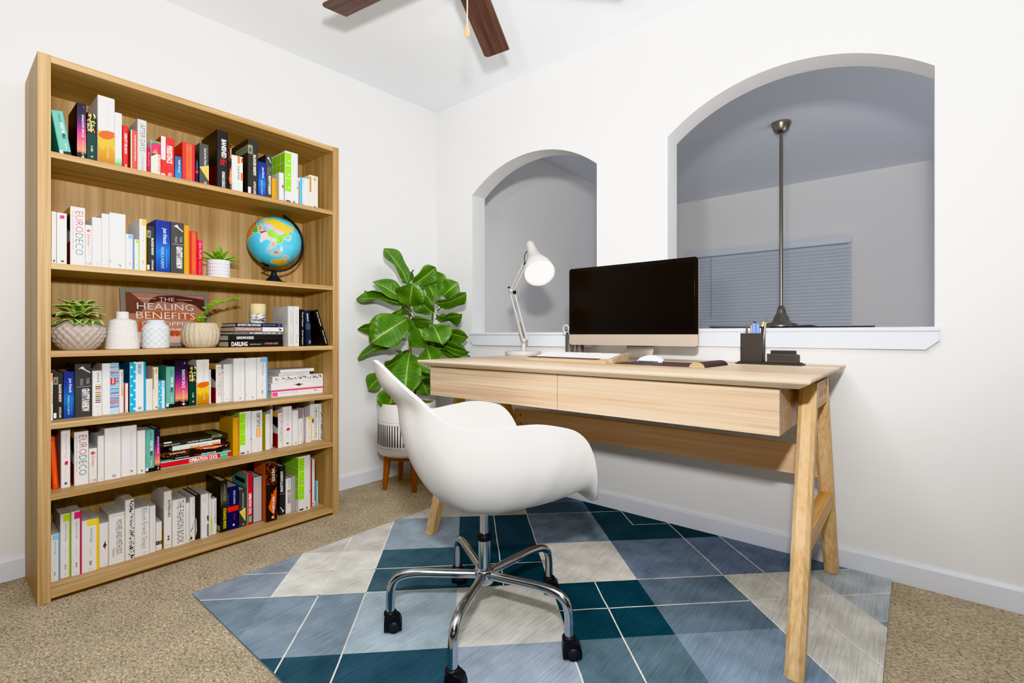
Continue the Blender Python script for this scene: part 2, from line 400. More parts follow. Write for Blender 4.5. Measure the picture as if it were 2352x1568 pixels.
obj('pull_pendant', MB().lathe([(0, 2.181), (.004, 2.18), (.006, 2.172), (.0095, 2.155), (.011, 2.143), (.0085, 2.132), (.003, 2.127), (0, 2.127)], 20, M=Matrix.Translation((-1.306, 1.307, 0))), plain('#dcb27a', .4), ch)

# ------------------------------------------------------------------ bookcase
OAK = ('#a17e52', '#bb9a6c', '#d1b48a')
def oak(ax, seed=0.): 
    k = ('oak', ax, seed)
    if k not in MATS: MATS[k] = wood('oak_grain', OAK, ax, 95., 1.5, .5, seed=seed, contrast=1.2)
    return MATS[k]
XF, XB = -2.478, -2.834
Y0, Y1, ZTOP = .256, 1.468, 2.042
YI0, YI1 = .2925, 1.433
ZS = {1: 1.685, 2: 1.268, 3: .938, 4: .668, 5: .402, 6: .033}
bc = thing('bookcase', 'tall light oak bookcase with six open compartments against the left wall', 'bookcase', (-2.655, .862, 0))
for a, b, sd in ((Y0, YI0, 0.), (YI1, Y1, 5.)): obj('side_panel', MB().box(XB, XF, a, b, 0, ZTOP), oak(2, sd), bc, bevel=.0012)
obj('top_panel', MB().box(XB, XF-.001, YI0, YI1, ZTOP-.027, ZTOP-.001), oak(1, 2.), bc, bevel=.001)
obj('back_panel', MB().box(XB, XB+.008, YI0, YI1, .01, ZTOP-.027), wood('oak_veneer', OAK, 2, 55., 1.3, .55, seed=9.), bc)
for r in range(1, 6): obj('shelf', MB().box(XB+.008, XF-.002, YI0, YI1, ZS[r]-.0225, ZS[r]), oak(1, r*1.3), bc, bevel=.001)
obj('base_shelf', MB().box(XB+.008, XF-.002, YI0, YI1, .014, ZS[6]), oak(1, 8.), bc, bevel=.001)
obj('toe_board', MB().box(XF-.03, XF-.012, YI0, YI1, 0, .0135), plain('#5d3a22', .7), bc)

# ------------------------------------------------------------------ books
PAGES = rampmat('page_edges', [(.35, '#b9b4ac'), (.65, '#e6e2da')], (300, 300, 3), 1., .8, 2.)
def pagesmat():
    return PAGES
def dim(c):
    v = [int(c[i:i+2], 16) for i in (1, 3, 5)]
    return '#%02x%02x%02x' % tuple(int(x*(.945 if min(v) > 170 else 1)) for x in v)
def book_mesh(w, h, D, col, ops):
    """spine in the plane x=0 facing +x, thickness along y, height along z"""
    mb = MB(); c = plain(dim(col), .42, spec=.35, var=.02)
    t = min(.0026, w*.2); ch = min(.0022, w*.22)
    outer = [(-D, 0), (-ch, 0), (0, ch), (0, w-ch), (-ch, w), (-D, w), (-D, w-t), (-t*1.3, w-t), (-t*1.3, t), (-D, t)]
    mb.prism([(x, y) for x, y in outer], 0, h, c)
    e = [.00035]
    def P(a, b): return (e[0], a*w, b*h)
    def poly(pts, color, rough=.42):
        e[0] += .00004
        mb.add([P(min(max(a, .012), .988), b) for a, b in pts], [tuple(range(len(pts)))], plain(dim(color), rough, spec=.35, var=.02))
    for op in ops:
        k = op[0]
        if k == 'r':
            _, a0, a1, b0, b1, color = op; poly([(a0, b0), (a1, b0), (a1, b1), (a0, b1)], color)
        elif k == 'p': poly(op[1], op[2])
        elif k == 'g':
            _, b0, b1, cols = op; n = 24
            for i in range(n):
                f = i/(n-1)*(len(cols)-1); j = min(int(f), len(cols)-2); f -= j
                A = [int(cols[j][q:q+2], 16) for q in (1, 3, 5)]; Bc = [int(cols[j+1][q:q+2], 16) for q in (1, 3, 5)]
                hx_ = '#%02x%02x%02x' % tuple(int(u+(v-u)*f) for u, v in zip(A, Bc))
                z0 = b0+(b1-b0)*i/n; z1 = b0+(b1-b0)*(i+1)/n; e[0] = .00035
                poly([(0, z0), (1, z0), (1, z1), (0, z1)], hx_)
        elif k == 'c':
            _, a, b, r, color = op; e[0] += .00004
            n = 16; poly([(a+r*cos(2*PI*i/n), b+r*sin(2*PI*i/n)*w/h) for i in range(n)], color)
        elif k in 'th':
            bold = op[7] if len(op) > 7 else 0.; sh = op[8] if len(op) > 8 else 0.
            vs, fs = glyphs(op[1], bold, sh); e[0] += .00006
            if k == 't':
                _, body, bt, bb, a0, a1, color = op[:7]
                q = [P(a0+(a1-a0)*y, bt-(bt-bb)*x) for x, y in vs]; fl = True
            else:
                _, body, a0, a1, b0, b1, color = op[:7]
                q = [P(a0+(a1-a0)*x, b0+(b1-b0)*y) for x, y in vs]
            mb.add(q, fs, plain(color, .5, spec=.3, var=.02))
        elif k == 's':      # on the left cover: distance back from the spine as a fraction of depth
            _, pts, color = op; e2 = -.0003
            mb.add([(-ch-(D-ch)*d, e2, b*h) for d, b in pts], [tuple(range(len(pts)))], plain(color, .42, spec=.35, var=.02))
    return mb
BK = {}
def book(key, w, h, D, loc, rot=(0, 0, 0), label='', group=None, flip=False):
    col, desc, short, ops = STY[key]
    mb = book_mesh(w, h, D, col, ops)
    o = obj('book', mb, None, None, local=True, loc=loc, rot=rot); tag(o, label, 'book', group)
    t = min(.0026, w*.2)+.0002
    pg = MB().box(-D+.004, -t*1.3-.0002, t, w-t, .0035, h-.0035)
    obj('page_block', pg, pagesmat(), o, local=True)
    return o
rnd = random.Random(3)
def squig(n, a0, a1, b0, b1, col, s=.05, seed=1):
    r = random.Random(seed); out = []
    for i in range(n):
        b = b1-(b1-b0)*(i+.5)/n; a = a0+(a1-a0)*r.random()*.35; L = (a1-a0)*(.5+.5*r.random()); th = (b1-b0)/n*(.25+.35*r.random())
        out.append(('p', [(a, b-th/2), (a+L*.5, b-th*.9), (a+L, b-th*.3), (a+L*.9, b+th*.6), (a+L*.3, b+th*.5)], col))
        if r.random() < .8: out.append(('c', a+L*r.random(), b+th*.1, s*1.6, '#f2efe9'))
    return out
def blobs(n, b0, b1, cols, seed, s=.16):
    r = random.Random(seed); out = []
    for i in range(n):
        a = .08+.84*r.random(); b = b0+(b1-b0)*r.random(); t = r.random()*PI; L = s*(.6+.7*r.random()); q = L*.45; k = .16
        pts = [(a+L*cos(t), b+L*k*sin(t)*1.4), (a-q*sin(t), b+q*cos(t)*k*1.4), (a-L*cos(t), b-L*k*sin(t)*1.4), (a+q*sin(t), b-q*cos(t)*k*1.4)]
        out.append(('p', pts, cols[i % len(cols)]))
    return out
def design(title, corner, edge):     # the white design-country series
    return [('r', .84, 1., 0, 1, edge), ('r', .3, .86, .88, .985, corner), ('t', title, .84, .56, .42, .66, '#8d8a88'), ('t', 'Thames Series', .46, .3, .46, .56, '#b0adab'), ('t', 'BLAU', .2, .12, .44, .58, '#333333', .02), ('h', 'D', .36, .6, .03, .07, '#cfccc8')]
def euro():
    return [('t', 'EURO', .93, .57, .34, .86, '#b04a58', -.012), ('t', 'DECO', .55, .18, .34, .86, '#4a6a78', -.012), ('t', 'GEORGE BOLIER AND SERIE NILE', .93, .26, .14, .22, '#c77a83'),
            ('s', [(0, .88), (.55, .88), (.4, 1.), (0, 1.)], '#e2a32a'), ('s', [(0, .56), (.35, .66), (.55, .88), (0, .88)], '#23242a'), ('s', [(0, .4), (.5, .4), (.5, .66), (.35, .66), (0, .56)], '#c9ccc8'), ('s', [(0, 0), (.6, 0), (.6, .4), (0, .4)], '#8d1f22')]
def lime():
    out = [('r', 0., .46, .22, .965, '#93d80c')]
    for b in (.47, .72): out.append(('r', 0., .46, b, b+.012, '#e9f3e2'))
    for b in (.3, .55, .82): out += [('c', .3, b, .09, '#c9d6b4'), ('r', .22, .38, b+.03, b+.034, '#6d9a1e')]
    out += [('t', 'Formmarks', .86, .55, .6, .72, '#cfdc7a'), ('r', .9, 1., .38, .99, '#bcd7e4'), ('r', .92, .99, .3, .36, '#8a7b7d'), ('h', 'x', .6, .78, .025, .06, '#26262a', .03), ('r', .06, .4, .02, .05, '#4a4a4c')]
    for i in range(4):
        for j in range(4):
            d0, b0 = .02+.24*i, .22+.19*j; out.append(('s', [(d0, b0), (d0+.22, b0), (d0+.22, b0+.175), (d0, b0+.175)], '#8dcf0f'))
    return out
STRIPES = ['#3b3f8f', '#6fb6d8', '#d65a8a', '#8fd0e6', '#4a6fb5', '#c8d8ee']
def stripes():
    out = [('r', .46, 1., 0, 1, '#eef1f5')]; r = random.Random(11); b = .01
    while b < .985:
        th = .008+.01*r.random(); out.append(('p', [(.46, b), (1, b+.01*(r.random()-.3)), (1, b+th), (.46, b+th)], r.choice(STRIPES))); b += th+.006
    out += [('r', .5, .78, .58, .71, '#e0182a'), ('t', 'PATTERN', .7, .6, .58, .7, '#ffffff', .02)]; return out
def coco():
    out = [('h', c, .5, .74, b, b+.035, '#1c1c1e', .03) for c, b in zip('COCO', (.92, .865, .81, .745))]
    for i, c in enumerate(['#f0d428', '#5b2a91', '#c8372c', '#b9c9e6', '#c9752a', '#a8a032', '#b02040', '#4fa83e', '#2a6db0', '#d8303a']): out.append(('r', .32, .88, .675-.043*i, .698-.043*i, c))
    out += [('r', .4, .8, .22, .225, '#c9b4b4'), ('r', .4, .8, .19, .195, '#c9b4b4'), ('r', .44, .76, .13, .134, '#bcbcbc'), ('c', .62, .05, .09, '#8a8a8c'), ('c', .62, .05, .06, '#f1efec')]
    return out
GRAV = [('p', [(.22, .9), (.36, .94), (.5, .955), (.62, .9), (.96, .835), (.9, .825), (.5, .895), (.34, .915)], '#f2f0ee'), ('t', 'PYNCHON', .72, .6, .32, .5, '#a8a7a8', .01), ('t', 'THOMAS', .73, .62, .68, .88, '#a8a7a8', .01), ('r', .15, .97, .565, .575, '#9b9a9b'),
        ("t", "GRAVITY'S RAINBOW", .53, .1, .42, .9, '#f4f2f0', .03)]
FIG = [('p', [(.5, .52), (.68, .56), (.74, .5), (.86, .49), (.7, .46), (.66, .41), (.58, .4), (.56, .46), (.4, .45), (.42, .48)], '#3b1f22'), ('c', .62, .57, .07, '#b8402a'), ('r', .55, .7, .47, .5, '#b03226'), ('t', 'Photography', .9, .78, .58, .64, '#b4b1ae'), ('c', .6, .06, .12, '#c4c2c0'), ('c', .6, .06, .09, '#efedeb')]
ONE = [('r', 0, .36, 0, 1, '#1fb0dc'), ('r', .86, 1., 0, 1, '#27a9d6')]+[('c', .3-.2*(i % 2), .06+.093*i, .09-.03*((i*7) % 3)/2, '#eef4f6') for i in range(11)]+[('t', 'ONE DAY', .96, .75, .5, .72, '#2a9fc9', .03), ('c', .62, .06, .1, '#2a2a2c'), ('c', .62, .06, .06, '#eef2f4'),
       ('s', [(0, 0), (.9, 0), (.9, 1), (0, 1)], '#1b5f86')]
SHA = [('g', 0, 1, ['#1c1420', '#e8a070', '#d85f78', '#b23a7c', '#5a2a6c', '#2c2338', '#262030'])]+[('r', i*.1, i*.1+.11, 0, .1+.03*((i*5) % 4)/3, '#1a1216') for i in range(10)]+[('t', 'SHADOW SPACE', .8, .4, .52, .76, '#f1e6ee', .02), ('t', 'NICHOLAS LEE', .34, .08, .58, .72, '#f3dfe0'), ('c', .7, .94, .07, '#f4eef4'), ('c', .66, .945, .06, '#2a2036'),
       ('h', '+', .5, .8, .025, .07, '#f0eef0', .04)]
LEA = [('r', 0, 1, .0, .58, '#0f3a30')]+blobs(34, .6, .98, ['#e8782a', '#f3e9c2', '#59b04a', '#d8b23a', '#c9422a', '#8fcf6a'], 4, .2)+[('t', 'Secret Garden', .84, .6, .4, .62, '#f6f0d8', .02), ('t', 'B. BEN', .32, .2, .44, .66, '#d8dcc0', .02), ('c', .56, .1, .14, '#e0907a')]
POP = [('g', 0, .36, ['#a8701a', '#c48a1c', '#d8a020', '#ecc62a']), ('p', [(0, .28), (.3, .2), (.6, .3), (1, .22), (1, .5), (.7, .4), (.3, .44), (0, .5)], '#e8c21e'), ('p', [(.02, .42), (.2, .48), (.55, .505), (.95, .5), (.98, .43), (.7, .38), (.35, .37), (.1, .39)], '#d9641a'),
       ('t', 'Quiet PERSEVERANCE', .93, .55, .5, .62, '#bdb9b2'), ('c', .62, .93, .12, '#dcd9d4'), ('c', .62, .93, .09, '#f2f0ed'), ('t', 'STEPHANIE', .3, .1, .52, .64, '#f0dca0')]
BIB = [('r', 0, 1, 0, .09, '#1c2324'), ('r', .04, .96, .1, .104, '#d9e8e2'), ('t', 'Learn to', .93, .76, .5, .72, '#2c4a48'), ('t', 'STUDY THE', .74, .5, .52, .8, '#f4f8f6', .03), ('t', 'BIBLE', .49, .38, .52, .8, '#1e3634', .03), ('t', 'Andy Deane', .28, .14, .56, .72, '#f4f8f6', .02), ('r', .0, .3, .03, .11, '#e8e8e6')]
MIN = [('r', .0, .46, .74, .9, '#8b8f78'), ('t', 'VMA', .86, .76, .1, .36, '#2a2a26', .02), ('t', 'BALANCED MINISTRY', .74, .36, .52, .8, '#eae4d0', .03), ('t', 'AUTHOR NAME', .26, .03, .55, .78, '#e4dec8', .02), ('r', .02, .3, .03, .14, '#f2f2f0'),
       ('s', [(0, .76), (.75, .76), (.75, .9), (0, .9)], '#8b8f78')]+[('s', [(.05, .1+.07*i), (.6, .1+.07*i), (.6, .102+.07*i), (.05, .102+.07*i)], '#6a6458') for i in range(8)]
FRI = [('g', 0, 1, ['#1b3a8c', '#1d55a8', '#2470bd', '#1f4fa8', '#1c3590', '#1c2f86']), ('t', 'just friends', .86, .55, .42, .8, '#e6f0fa', .01, .2), ('t', 'MONICA MURPHY', .49, .07, .36, .58, '#9fd0f4', .01), ('t', 'New York Times Bestselling Author', .46, .08, .7, .8, '#7fb4e6', .0, .2)]
SOC = [('r', .5, .72, .8, .99, '#ea7a2c'), ('r', .84, 1., .84, .97, '#d8302a'), ('t', 'SOCIAL NETWORK', .74, .34, .5, .68, '#232323', .02), ('r', .8, 1, .34, .56, '#ea7a2c'), ('t', 'MICHAEL LEIF', .28, .05, .5, .66, '#a8d8c8'), ('r', 0, .16, 0, .25, '#bfe0d4')]
BAN = [('t', 'BANISHED', .86, .54, .42, .86, '#f0eeec', .03), ('t', 'fox', .52, .4, .3, .9, '#c2202c', .02, .3), ('t', 'BONNIE FLORENCE', .3, .03, .46, .74, '#e6e4e2', .02), ('s', [(0, .02), (.5, .02), (.5, .4), (0, .4)], '#5a1016')]+[('s', [(.1+.08*i, .45), (.11+.08*i, .45), (.11+.08*i, .95), (.1+.08*i, .95)], '#4a4038') for i in range(8)]
r_ = random.Random(21)
SPK = [('p', [(.2, .5), (.6, .45), (.95, .56), (.9, .3), (.7, .1), (.3, .2), (.05, .36)], '#e0601c'), ('p', [(0, .2), (.3, .28), (.5, .42), (.4, .5), (.8, .62), (.75, .66), (.3, .56), (0, .5)], '#201a18')]+[('r', a, a+.05, b, b+.009, r_.choice(['#e8641c', '#c84a18', '#f08a3a'])) for a, b in [(r_.random()*.93, .62+.37*r_.random()) for _ in range(120)]]+[('r', a, a+.05, b, b+.009, '#d8541a') for a, b in [(.55+r_.random()*.4, .02+.5*r_.random()) for _ in range(60)]]+[
       ('t', 'THE STATE', .9, .68, .48, .72, '#f6f0ea', .03), ('t', 'WHAT A CARVE UP', .42, .14, .5, .72, '#f8f4f0', .03), ('c', .55, .07, .13, '#e8802c'), ('c', .55, .07, .09, '#f4ece4'), ('s', [(0, 0), (.7, 0), (.7, 1), (0, 1)], '#c4561c')]
TRI = [('t', 'Coal and the Dream', .9, .48, .5, .76, '#dcd9d4', .01, .2), ('p', [(.02, .42), (.98, .5), (.98, .12)], '#e8cf62'), ('r', .86, 1, .02, .1, '#a02840'), ('t', 'SUBTITLE', .4, .28, .6, .7, '#8a7a3a'), ('c', .62, .06, .12, '#eceae6'), ('c', .62, .06, .07, '#3c3c3a')]
NRD = [('r', 0, 1, .42, .54, '#e02a24'), ('t', 'DESIRE & DARING', .9, .58, .52, .7, '#d0d4e4', .01), ('t', 'ELLIS', .36, .22, .55, .68, '#b02038', .01), ('c', .55, .1, .1, '#eceaf0')]+[('c', .06, .58+.05*i, .035, '#c8ccdc') for i in range(6)]
OPC = [('r', .0, 1, 0, .99, '#d8202c'), ('r', .0, .08, 0, 1, '#a8d4cc'), ('t', 'OPERATION COOL', .62, .2, .24, .8, '#f8f4ee', .04), ('t', 'London Ann Delaney', .95, .66, .4, .66, '#8a3038'), ('r', .22, .84, .05, .17, '#35b890'), ('t', 'your story', .16, .06, .36, .7, '#d8f4e8'), ('s', [(0, 0), (1, 0), (1, 1), (0, 1)], '#8fc0b8'), ('s', [(.15, .8), (.8, .8), (.8, .88), (.15, .88)], '#b8a8a0')]
SIX = [('c', .5, .86, .26, '#d02028'), ('c', .56, .855, .12, '#f2efee'), ('c', .56, .855, .08, '#d02028'), ('t', 'Sixties', .78, .48, .32, .76, '#dc6a5a'), ('t', 'style', .46, .28, .36, .7, '#f0d0b0'), ('h', '1128', .2, .85, .04, .1, '#b84050'), ('r', .2, .8, .2, .204, '#d0d4e0')]
INT = [('t', 'INTERIORS', .84, .54, .5, .8, '#1c1a1a', .02), ('t', 'NOW', .83, .66, .12, .4, '#c9c2b8'), ('h', '2', .42, .7, .14, .22, '#1a1a1a', .03), ('r', .12, .86, .055, .06, '#777472'), ('s', [(0, .0), (.7, 0), (.7, .3), (0, .3)], '#d89a2c')]+[('s', [(0, .3+.04*i), (.7, .3+.04*i), (.7, .315+.04*i), (0, .315+.04*i)], '#8a7a66') for i in range(10)]
HIS = [('t', 'History of Modern Design', .92, .5, .42, .66, '#e0a0b8'), ('p', [(.4, .44), (.62, .46), (.78, .44), (.7, .4), (.74, .36), (.6, .4), (.42, .38)], '#d02048'), ('t', 'Sarah Raine', .34, .2, .46, .62, '#e4c4cc'), ('h', 'K', .4, .72, .05, .095, '#1a1a1a', .05)]
ORB = [('r', 0, .28, 0, 1, '#c8342c'), ('r', .3, .74, .02, .98, '#e8682a'), ('t', 'TARZAN IN DECORUM', .8, .3, .42, .62, '#b03a2c'), ('p', [(.36, .96), (.66, .96), (.51, .9)], '#a84868'), ('p', [(.36, .04), (.66, .04), (.51, .1)], '#a84868')]
SMALLT = lambda t, c='#c4c2c0', y=.9, y2=.45: ('t', t, y, y2, .5, .64, c)
LOGO = [('c', .58, .06, .1, '#2e2e30'), ('c', .58, .06, .065, '#efedea')]
STY = {
 'teal_bible': ('#6cb0a2', 'teal book with white lettering', 'teal book', BIB),
 'shadow': ('#2a2234', 'dark book with sunset pink gradient spine', 'sunset book', SHA),
 'leaves': ('#14201e', 'dark green book with coloured leaf pattern', 'leaf-patterned book', LEA),
 'poppy': ('#f0eeeb', 'white book with golden poppy', 'poppy book', POP),
 'slim_green': ('#eeeeec', 'slim white book with green foot', 'green-footed book', [('g', 0, .2, ['#4f8a3a', '#9fc890', '#eeeeec']), SMALLT('LITERATURE & THE', '#9db0b8', .8, .55), ('t', 'A. MOSLEY', .3, .06, .4, .55, '#8ab0c8')]),
 'red_text': ('#d8221f', 'slim red book with white lettering', 'slim red book', [('t', 'DISRUPT ME NOW', .82, .34, .3, .82, '#f6f0ee', .03), ('t', 'RULE', .1, .01, .4, .8, '#f6e8e4', .02)]),
 'orange_teal': ('#d9523a', 'orange-red book with teal edge', 'teal-edged book', [('r', 0, .2, 0, 1, '#9fc4c0'), ('t', 'THE BEST BOOK IN THE WORLD', .9, .24, .56, .8, '#f8ece6', .02)]),
 'afterdays': ('#d2cfcd', 'grey-white book with thin black capitals', 'grey-white book', [('t', 'AFTER DAYS', .92, .4, .28, .82, '#5a5858', -.012), ('t', 'SCOTT MELBOURNE', .33, .03, .42, .64, '#8c8a8a')]),
 'dark_red': ('#b01c34', 'short crimson book', 'crimson book', [('t', 'RUN', .8, .3, .2, .7, '#e08090')]),
 'collage': ('#f0ece2', 'cream book with pink-green collage top', 'collage book', [('r', 0, 1, .62, 1, '#d22a6a'), ('p', [(0, 1), (1, 1), (1, .93), (.4, .95), (0, .9)], '#38a868'), ('p', [(.1, .62), (.5, .78), (.75, .62)], '#f0943a'), ('p', [(0, .52), (.6, .62), (0, .62)], '#3a4468'), ('t', 'GRADES & LADYLAND', .9, .1, .74, .92, '#c8342c', .02)]),
 'redwhite': ('#d8231e', 'thick red-and-white book with blocky letters', 'red-and-white book', [('r', 0, .34, .42, 1, '#f2efed'), ('r', 0, .3, .0, .08, '#f2efed'), ('t', 'PERSISTENCE', .8, .36, .42, .84, '#f8f2f0', .04), ('t', 'RULE', .12, .01, .52, .8, '#f6e6e2', .02)]),
 'blue_short': ('#2a6fae', 'short blue book', 'short blue book', [('g', 0, 1, ['#2e86c0', '#2f7ab8', '#35608f', '#3d5a86']), ('t', 'DARK TO play', .85, .3, .45, .75, '#f0f4f8', .02)]),
 'orange_band': ('#cf2420', 'red book with orange lettered band', 'orange-banded book', ORB),
 'orange_band2': ('#d63c18', 'orange-red book leaning on left panel', 'orange-red book', ORB[1:]),
 'navy_red': ('#1f2c5c', 'narrow navy book with red band', 'narrow navy book', NRD[:1]),
 'grey_tri': ('#4a4a48', 'charcoal book with yellow triangle', 'yellow-triangle book', TRI),
 'banished': ('#211f20', 'tall black book with bold white title', 'tall black book', BAN),
 'speckle': ('#1e1816', 'black book speckled with orange', 'orange-speckled book', SPK),
 'social': ('#eef0ea', 'off-white book with orange blocks', 'orange-block book', SOC),
 'social_r': ('#eef0ea', 'slim off-white book with orange blocks', 'orange-block book', SOC),
 'ministry': ('#35322f', 'charcoal book with cream capitals, olive patch', 'olive-patch book', MIN),
 'friends': ('#1d3a90', 'royal blue book with white script', 'blue script book', FRI),
 'gravity': ('#454446', 'dark grey book with pen-stroke emblem', 'dark grey book', GRAV),
 'gravity_up': ('#3a393b', 'dark grey book standing upside down', 'upside-down book', [('p', [(.78, .1), (.64, .06), (.5, .045), (.38, .1), (.04, .165), (.1, .175), (.5, .105), (.66, .085)], '#f2f0ee'), ('r', .03, .85, .425, .435, '#9b9a9b'), ('t', "GRAVITY'S RAINBOW", .47, .9, .58, .1, '#f4f2f0', .03)]),
 'ochre': ('#d09a22', 'ochre yellow book', 'ochre book', [('r', .72, 1, 0, 1, '#c08618'), ('t', 'MODERN TYPE', .9, .5, .78, .92, '#6a4a14')]),
 'white_red': ('#eeedec', 'small white book with red mark', 'red-marked book', [('r', .6, .9, .48, .58, '#d02838'), ('r', .9, 1, 0, 1, '#b8d0dc')]),
 'lime': ('#eeeeec', 'tall lime green and white book', 'lime book', lime()),
 'bw_slim': ('#e8e6e4', 'very slim black and white book', 'very slim book', [('r', .3, .7, .05, .9, '#3a3634')]),
 'cyan_slim': ('#e8f0f2', 'slim cyan and white book', 'cyan book', [('r', 0, .5, 0, 1, '#2fb0d8'), ('t', 'ONE DAY', .94, .76, .62, .86, '#4aa0c0', .02), ('c', .7, .08, .12, '#4a4a4c')]),
 'cyan_small': ('#e8f0f2', 'small cyan and white book', 'small cyan book', [('r', 0, .48, 0, 1, '#2fb0d8')]+[('c', .12+.2*(i % 2), .1+.13*i, .1, '#eef4f6') for i in range(7)]+[('t', 'ONE DAY', .94, .74, .6, .82, '#4aa0c0', .02), ('r', .88, 1, 0, 1, '#54b4d8')]),
 'pale_blue': ('#edebe6', 'pale book with faint blue lettering', 'pale blue-lettered book', [('t', 'HELLMANN', .95, .55, .55, .72, '#a8c4dc'), ('c', .6, .5, .1, '#a8d0e8'), ('t', 'moments', .4, .15, .55, .68, '#dcc8cc')]),
 'cream_ochre': ('#ece8de', 'cream book with ochre mark', 'ochre-marked book', [('r', .0, .2, .48, .95, '#b8862a'), ('r', .52, .7, .84, .96, '#b89a48'), ('t', 'Moderation', .78, .4, .5, .64, '#c8b8a0'), ('h', 'n', .5, .8, .03, .07, '#2c2c2c', .04)]),
 'slim_ochre': ('#efedea', 'slim white book with ochre title', 'ochre-title book', [('t', 'HELLMAN', .97, .88, .45, .65, '#b8a050'), SMALLT('quiet moments here', '#d8d2c0', .82, .4), ('r', .35, .75, .03, .07, '#4c4440'), ('r', 0, .1, .3, .99, '#c89a38')]),
 'magenta': ('#efeeed', 'white book with small magenta badge', 'magenta-badge book', [('r', .5, .7, .9, .965, '#d820a0'), SMALLT('Learning', '#c8c4c4', .86, .74), ('t', 'photo', .5, .36, .84, .98, '#444040', .02), ('r', .52, .7, .02, .05, '#2c2c2c')]),
 'eurodeco': ('#f1efed', 'white book with tall red-and-blue capitals', 'red-and-blue lettered book', euro()),
 'sixties': ('#efecea', 'white book with red disc', 'red-disc book', SIX),
 'white_cream': ('#f0eeec', 'white book with pale yellow lettering', 'yellow-lettered book', [('t', 'Cinema', .86, .68, .5, .66, '#cfcfd2'), ('t', 'hidden pictures', .66, .3, .5, .62, '#eadfa8')]+LOGO),
 'white_a': ('#efeeed', 'white book with faint grey lettering', 'faint-lettered book', [SMALLT('The Anatomy of Drawing', '#c4c6ca', .84, .35)]+LOGO),
 'white_b': ('#f0efed', 'white book with small dark foot mark', 'foot-marked book', [SMALLT('Drawing Class', '#d6d4d2', .8, .5), ('r', .5, .62, .04, .09, '#4a4846')]),
 'white_c': ('#eeecea', 'short white book', 'short white book', [SMALLT('SELECTED WRITING', '#8c8a88', .82, .4), ('c', .6, .07, .1, '#3c3c3e')]),
 'white_big': ('#f0efee', 'thick white book with black ring emblem', 'thick ring-emblem book', [('t', 'The Storyboard', .84, .25, .5, .64, '#dfe3ea'), ('c', .6, .055, .1, '#26262a'), ('c', .58, .052, .075, '#f0efee'), ('r', .05, .08, .1, .16, '#55555a')]),
 'white_storm': ('#efeeee', 'thick white book with grey lettering', 'grey-lettered book', [('t', 'The Anatomy of Drawing Colour', .92, .2, .5, .66, '#cfd0d4'), ('c', .6, .06, .09, '#2e2e30'), ('c', .6, .06, .06, '#efedea')]),
 'storyboard': ('#f0eeee', 'thick white book with pale lilac lettering', 'lilac-lettered book', [('t', 'The Storyboard Design Course', .87, .16, .52, .74, '#c8c0dc'), ('c', .62, .08, .1, '#26262a'), ('c', .6, .077, .07, '#f0eeee'), ('r', .98, 1, .2, .75, '#c8b8cc')]),
 'british': ('#f0efee', 'white book with light blue corner', 'blue-corner book', design('British Design', '#92c4e8', '#78aede')),
 'italian': ('#f0efee', 'white book with lime green corner', 'lime-corner book', design('Italian Design', '#b4d832', '#a6cf18')),
 'japanese': ('#f0efee', 'white book with pink corner', 'pink-corner book', design('Japanese Design', '#dc3a78', '#c8245c')),
 'japanese_s': ('#e8dfe2', 'narrow pink-edged white book', 'pink-edged book', [('r', .3, 1, .8, 1, '#d8407c'), ('r', .7, 1, 0, 1, '#c8305c')]),
 'american': ('#f0efee', 'white book with yellow corner', 'yellow-corner book', design('American Design', '#f2d22c', '#eec41a')),
 'run': ('#cf1838', 'crimson book with white lettering', 'crimson book', [('r', 0, 1, .84, 1, '#d82058'), ('t', 'the RUN', .92, .48, .3, .8, '#f0b0b8', .01), ('t', 'A NOVEL OF THE ROAD', .38, .06, .3, .42, '#e89aa4'), ('t', 'BY THE AUTHOR OF', .4, .1, .6, .7, '#e89aa4')]),
 'grey_txt': ('#d8d6d3', 'pale grey book beside the stack', 'pale grey book', [('t', 'HOW TO LIVE', .9, .55, .4, .72, '#aaa8a6'), ('t', 'Porter', .28, .06, .45, .7, '#9a9896')]+[('s', [(.1, .72-.035*i), (.85, .72-.035*i), (.85, .728-.035*i), (.1, .728-.035*i)], '#a8a6a2') for i in range(14)]),
 'grey_txt2': ('#dcdad7', 'pale grey twin book', 'pale grey twin', [('t', 'HOW TO LIVE', .9, .55, .4, .72, '#aaa8a6'), ('t', 'Porter', .28, .06, .45, .7, '#9a9896')]),
 'black_chap': ('#201f20', 'black book with white chapter lettering', 'black lettered book', [('t', 'Great Chapter', .93, .52, .42, .78, '#d8d6d4', .02), ('t', 'Great Chapter', .44, .03, .42, .78, '#d8d6d4', .02)]),
 'navy_gust': ('#232b3a', 'navy-black book with wispy cover', 'navy-black book', [('t', 'SPIRIT', .92, .68, .34, .62, '#dcdcdc', .02), ('p', [(.1, .62), (.6, .66), (.98, .58), (.95, .48), (.4, .44), (.05, .5)], '#465064'), ('t', 'A.B.', .16, .06, .5, .8, '#d0d0d0', .03)]),
 'black_lean': ('#1d1c1d', 'black book leaning on right end', 'leaning black book', [('t', 'Great Chapter', .95, .54, .34, .72, '#d8d6d4', .02), ('t', 'Great Chapter', .42, .03, .34, .72, '#d8d6d4', .02)]),
 'coco': ('#f0efed', 'white book with rainbow dashes', 'rainbow-dash book', coco()),
 'stripes': ('#efeeed', 'white book with blue striped half', 'blue-striped book', stripes()),
 'helmut_slim': ('#efedea', 'slim white book with orange block', 'slim orange-block book', [('t', 'HELMUT NEWTON', .95, .62, .5, .74, '#5a5856', .01), ('r', .45, .82, .38, .6, '#e8b458')]),
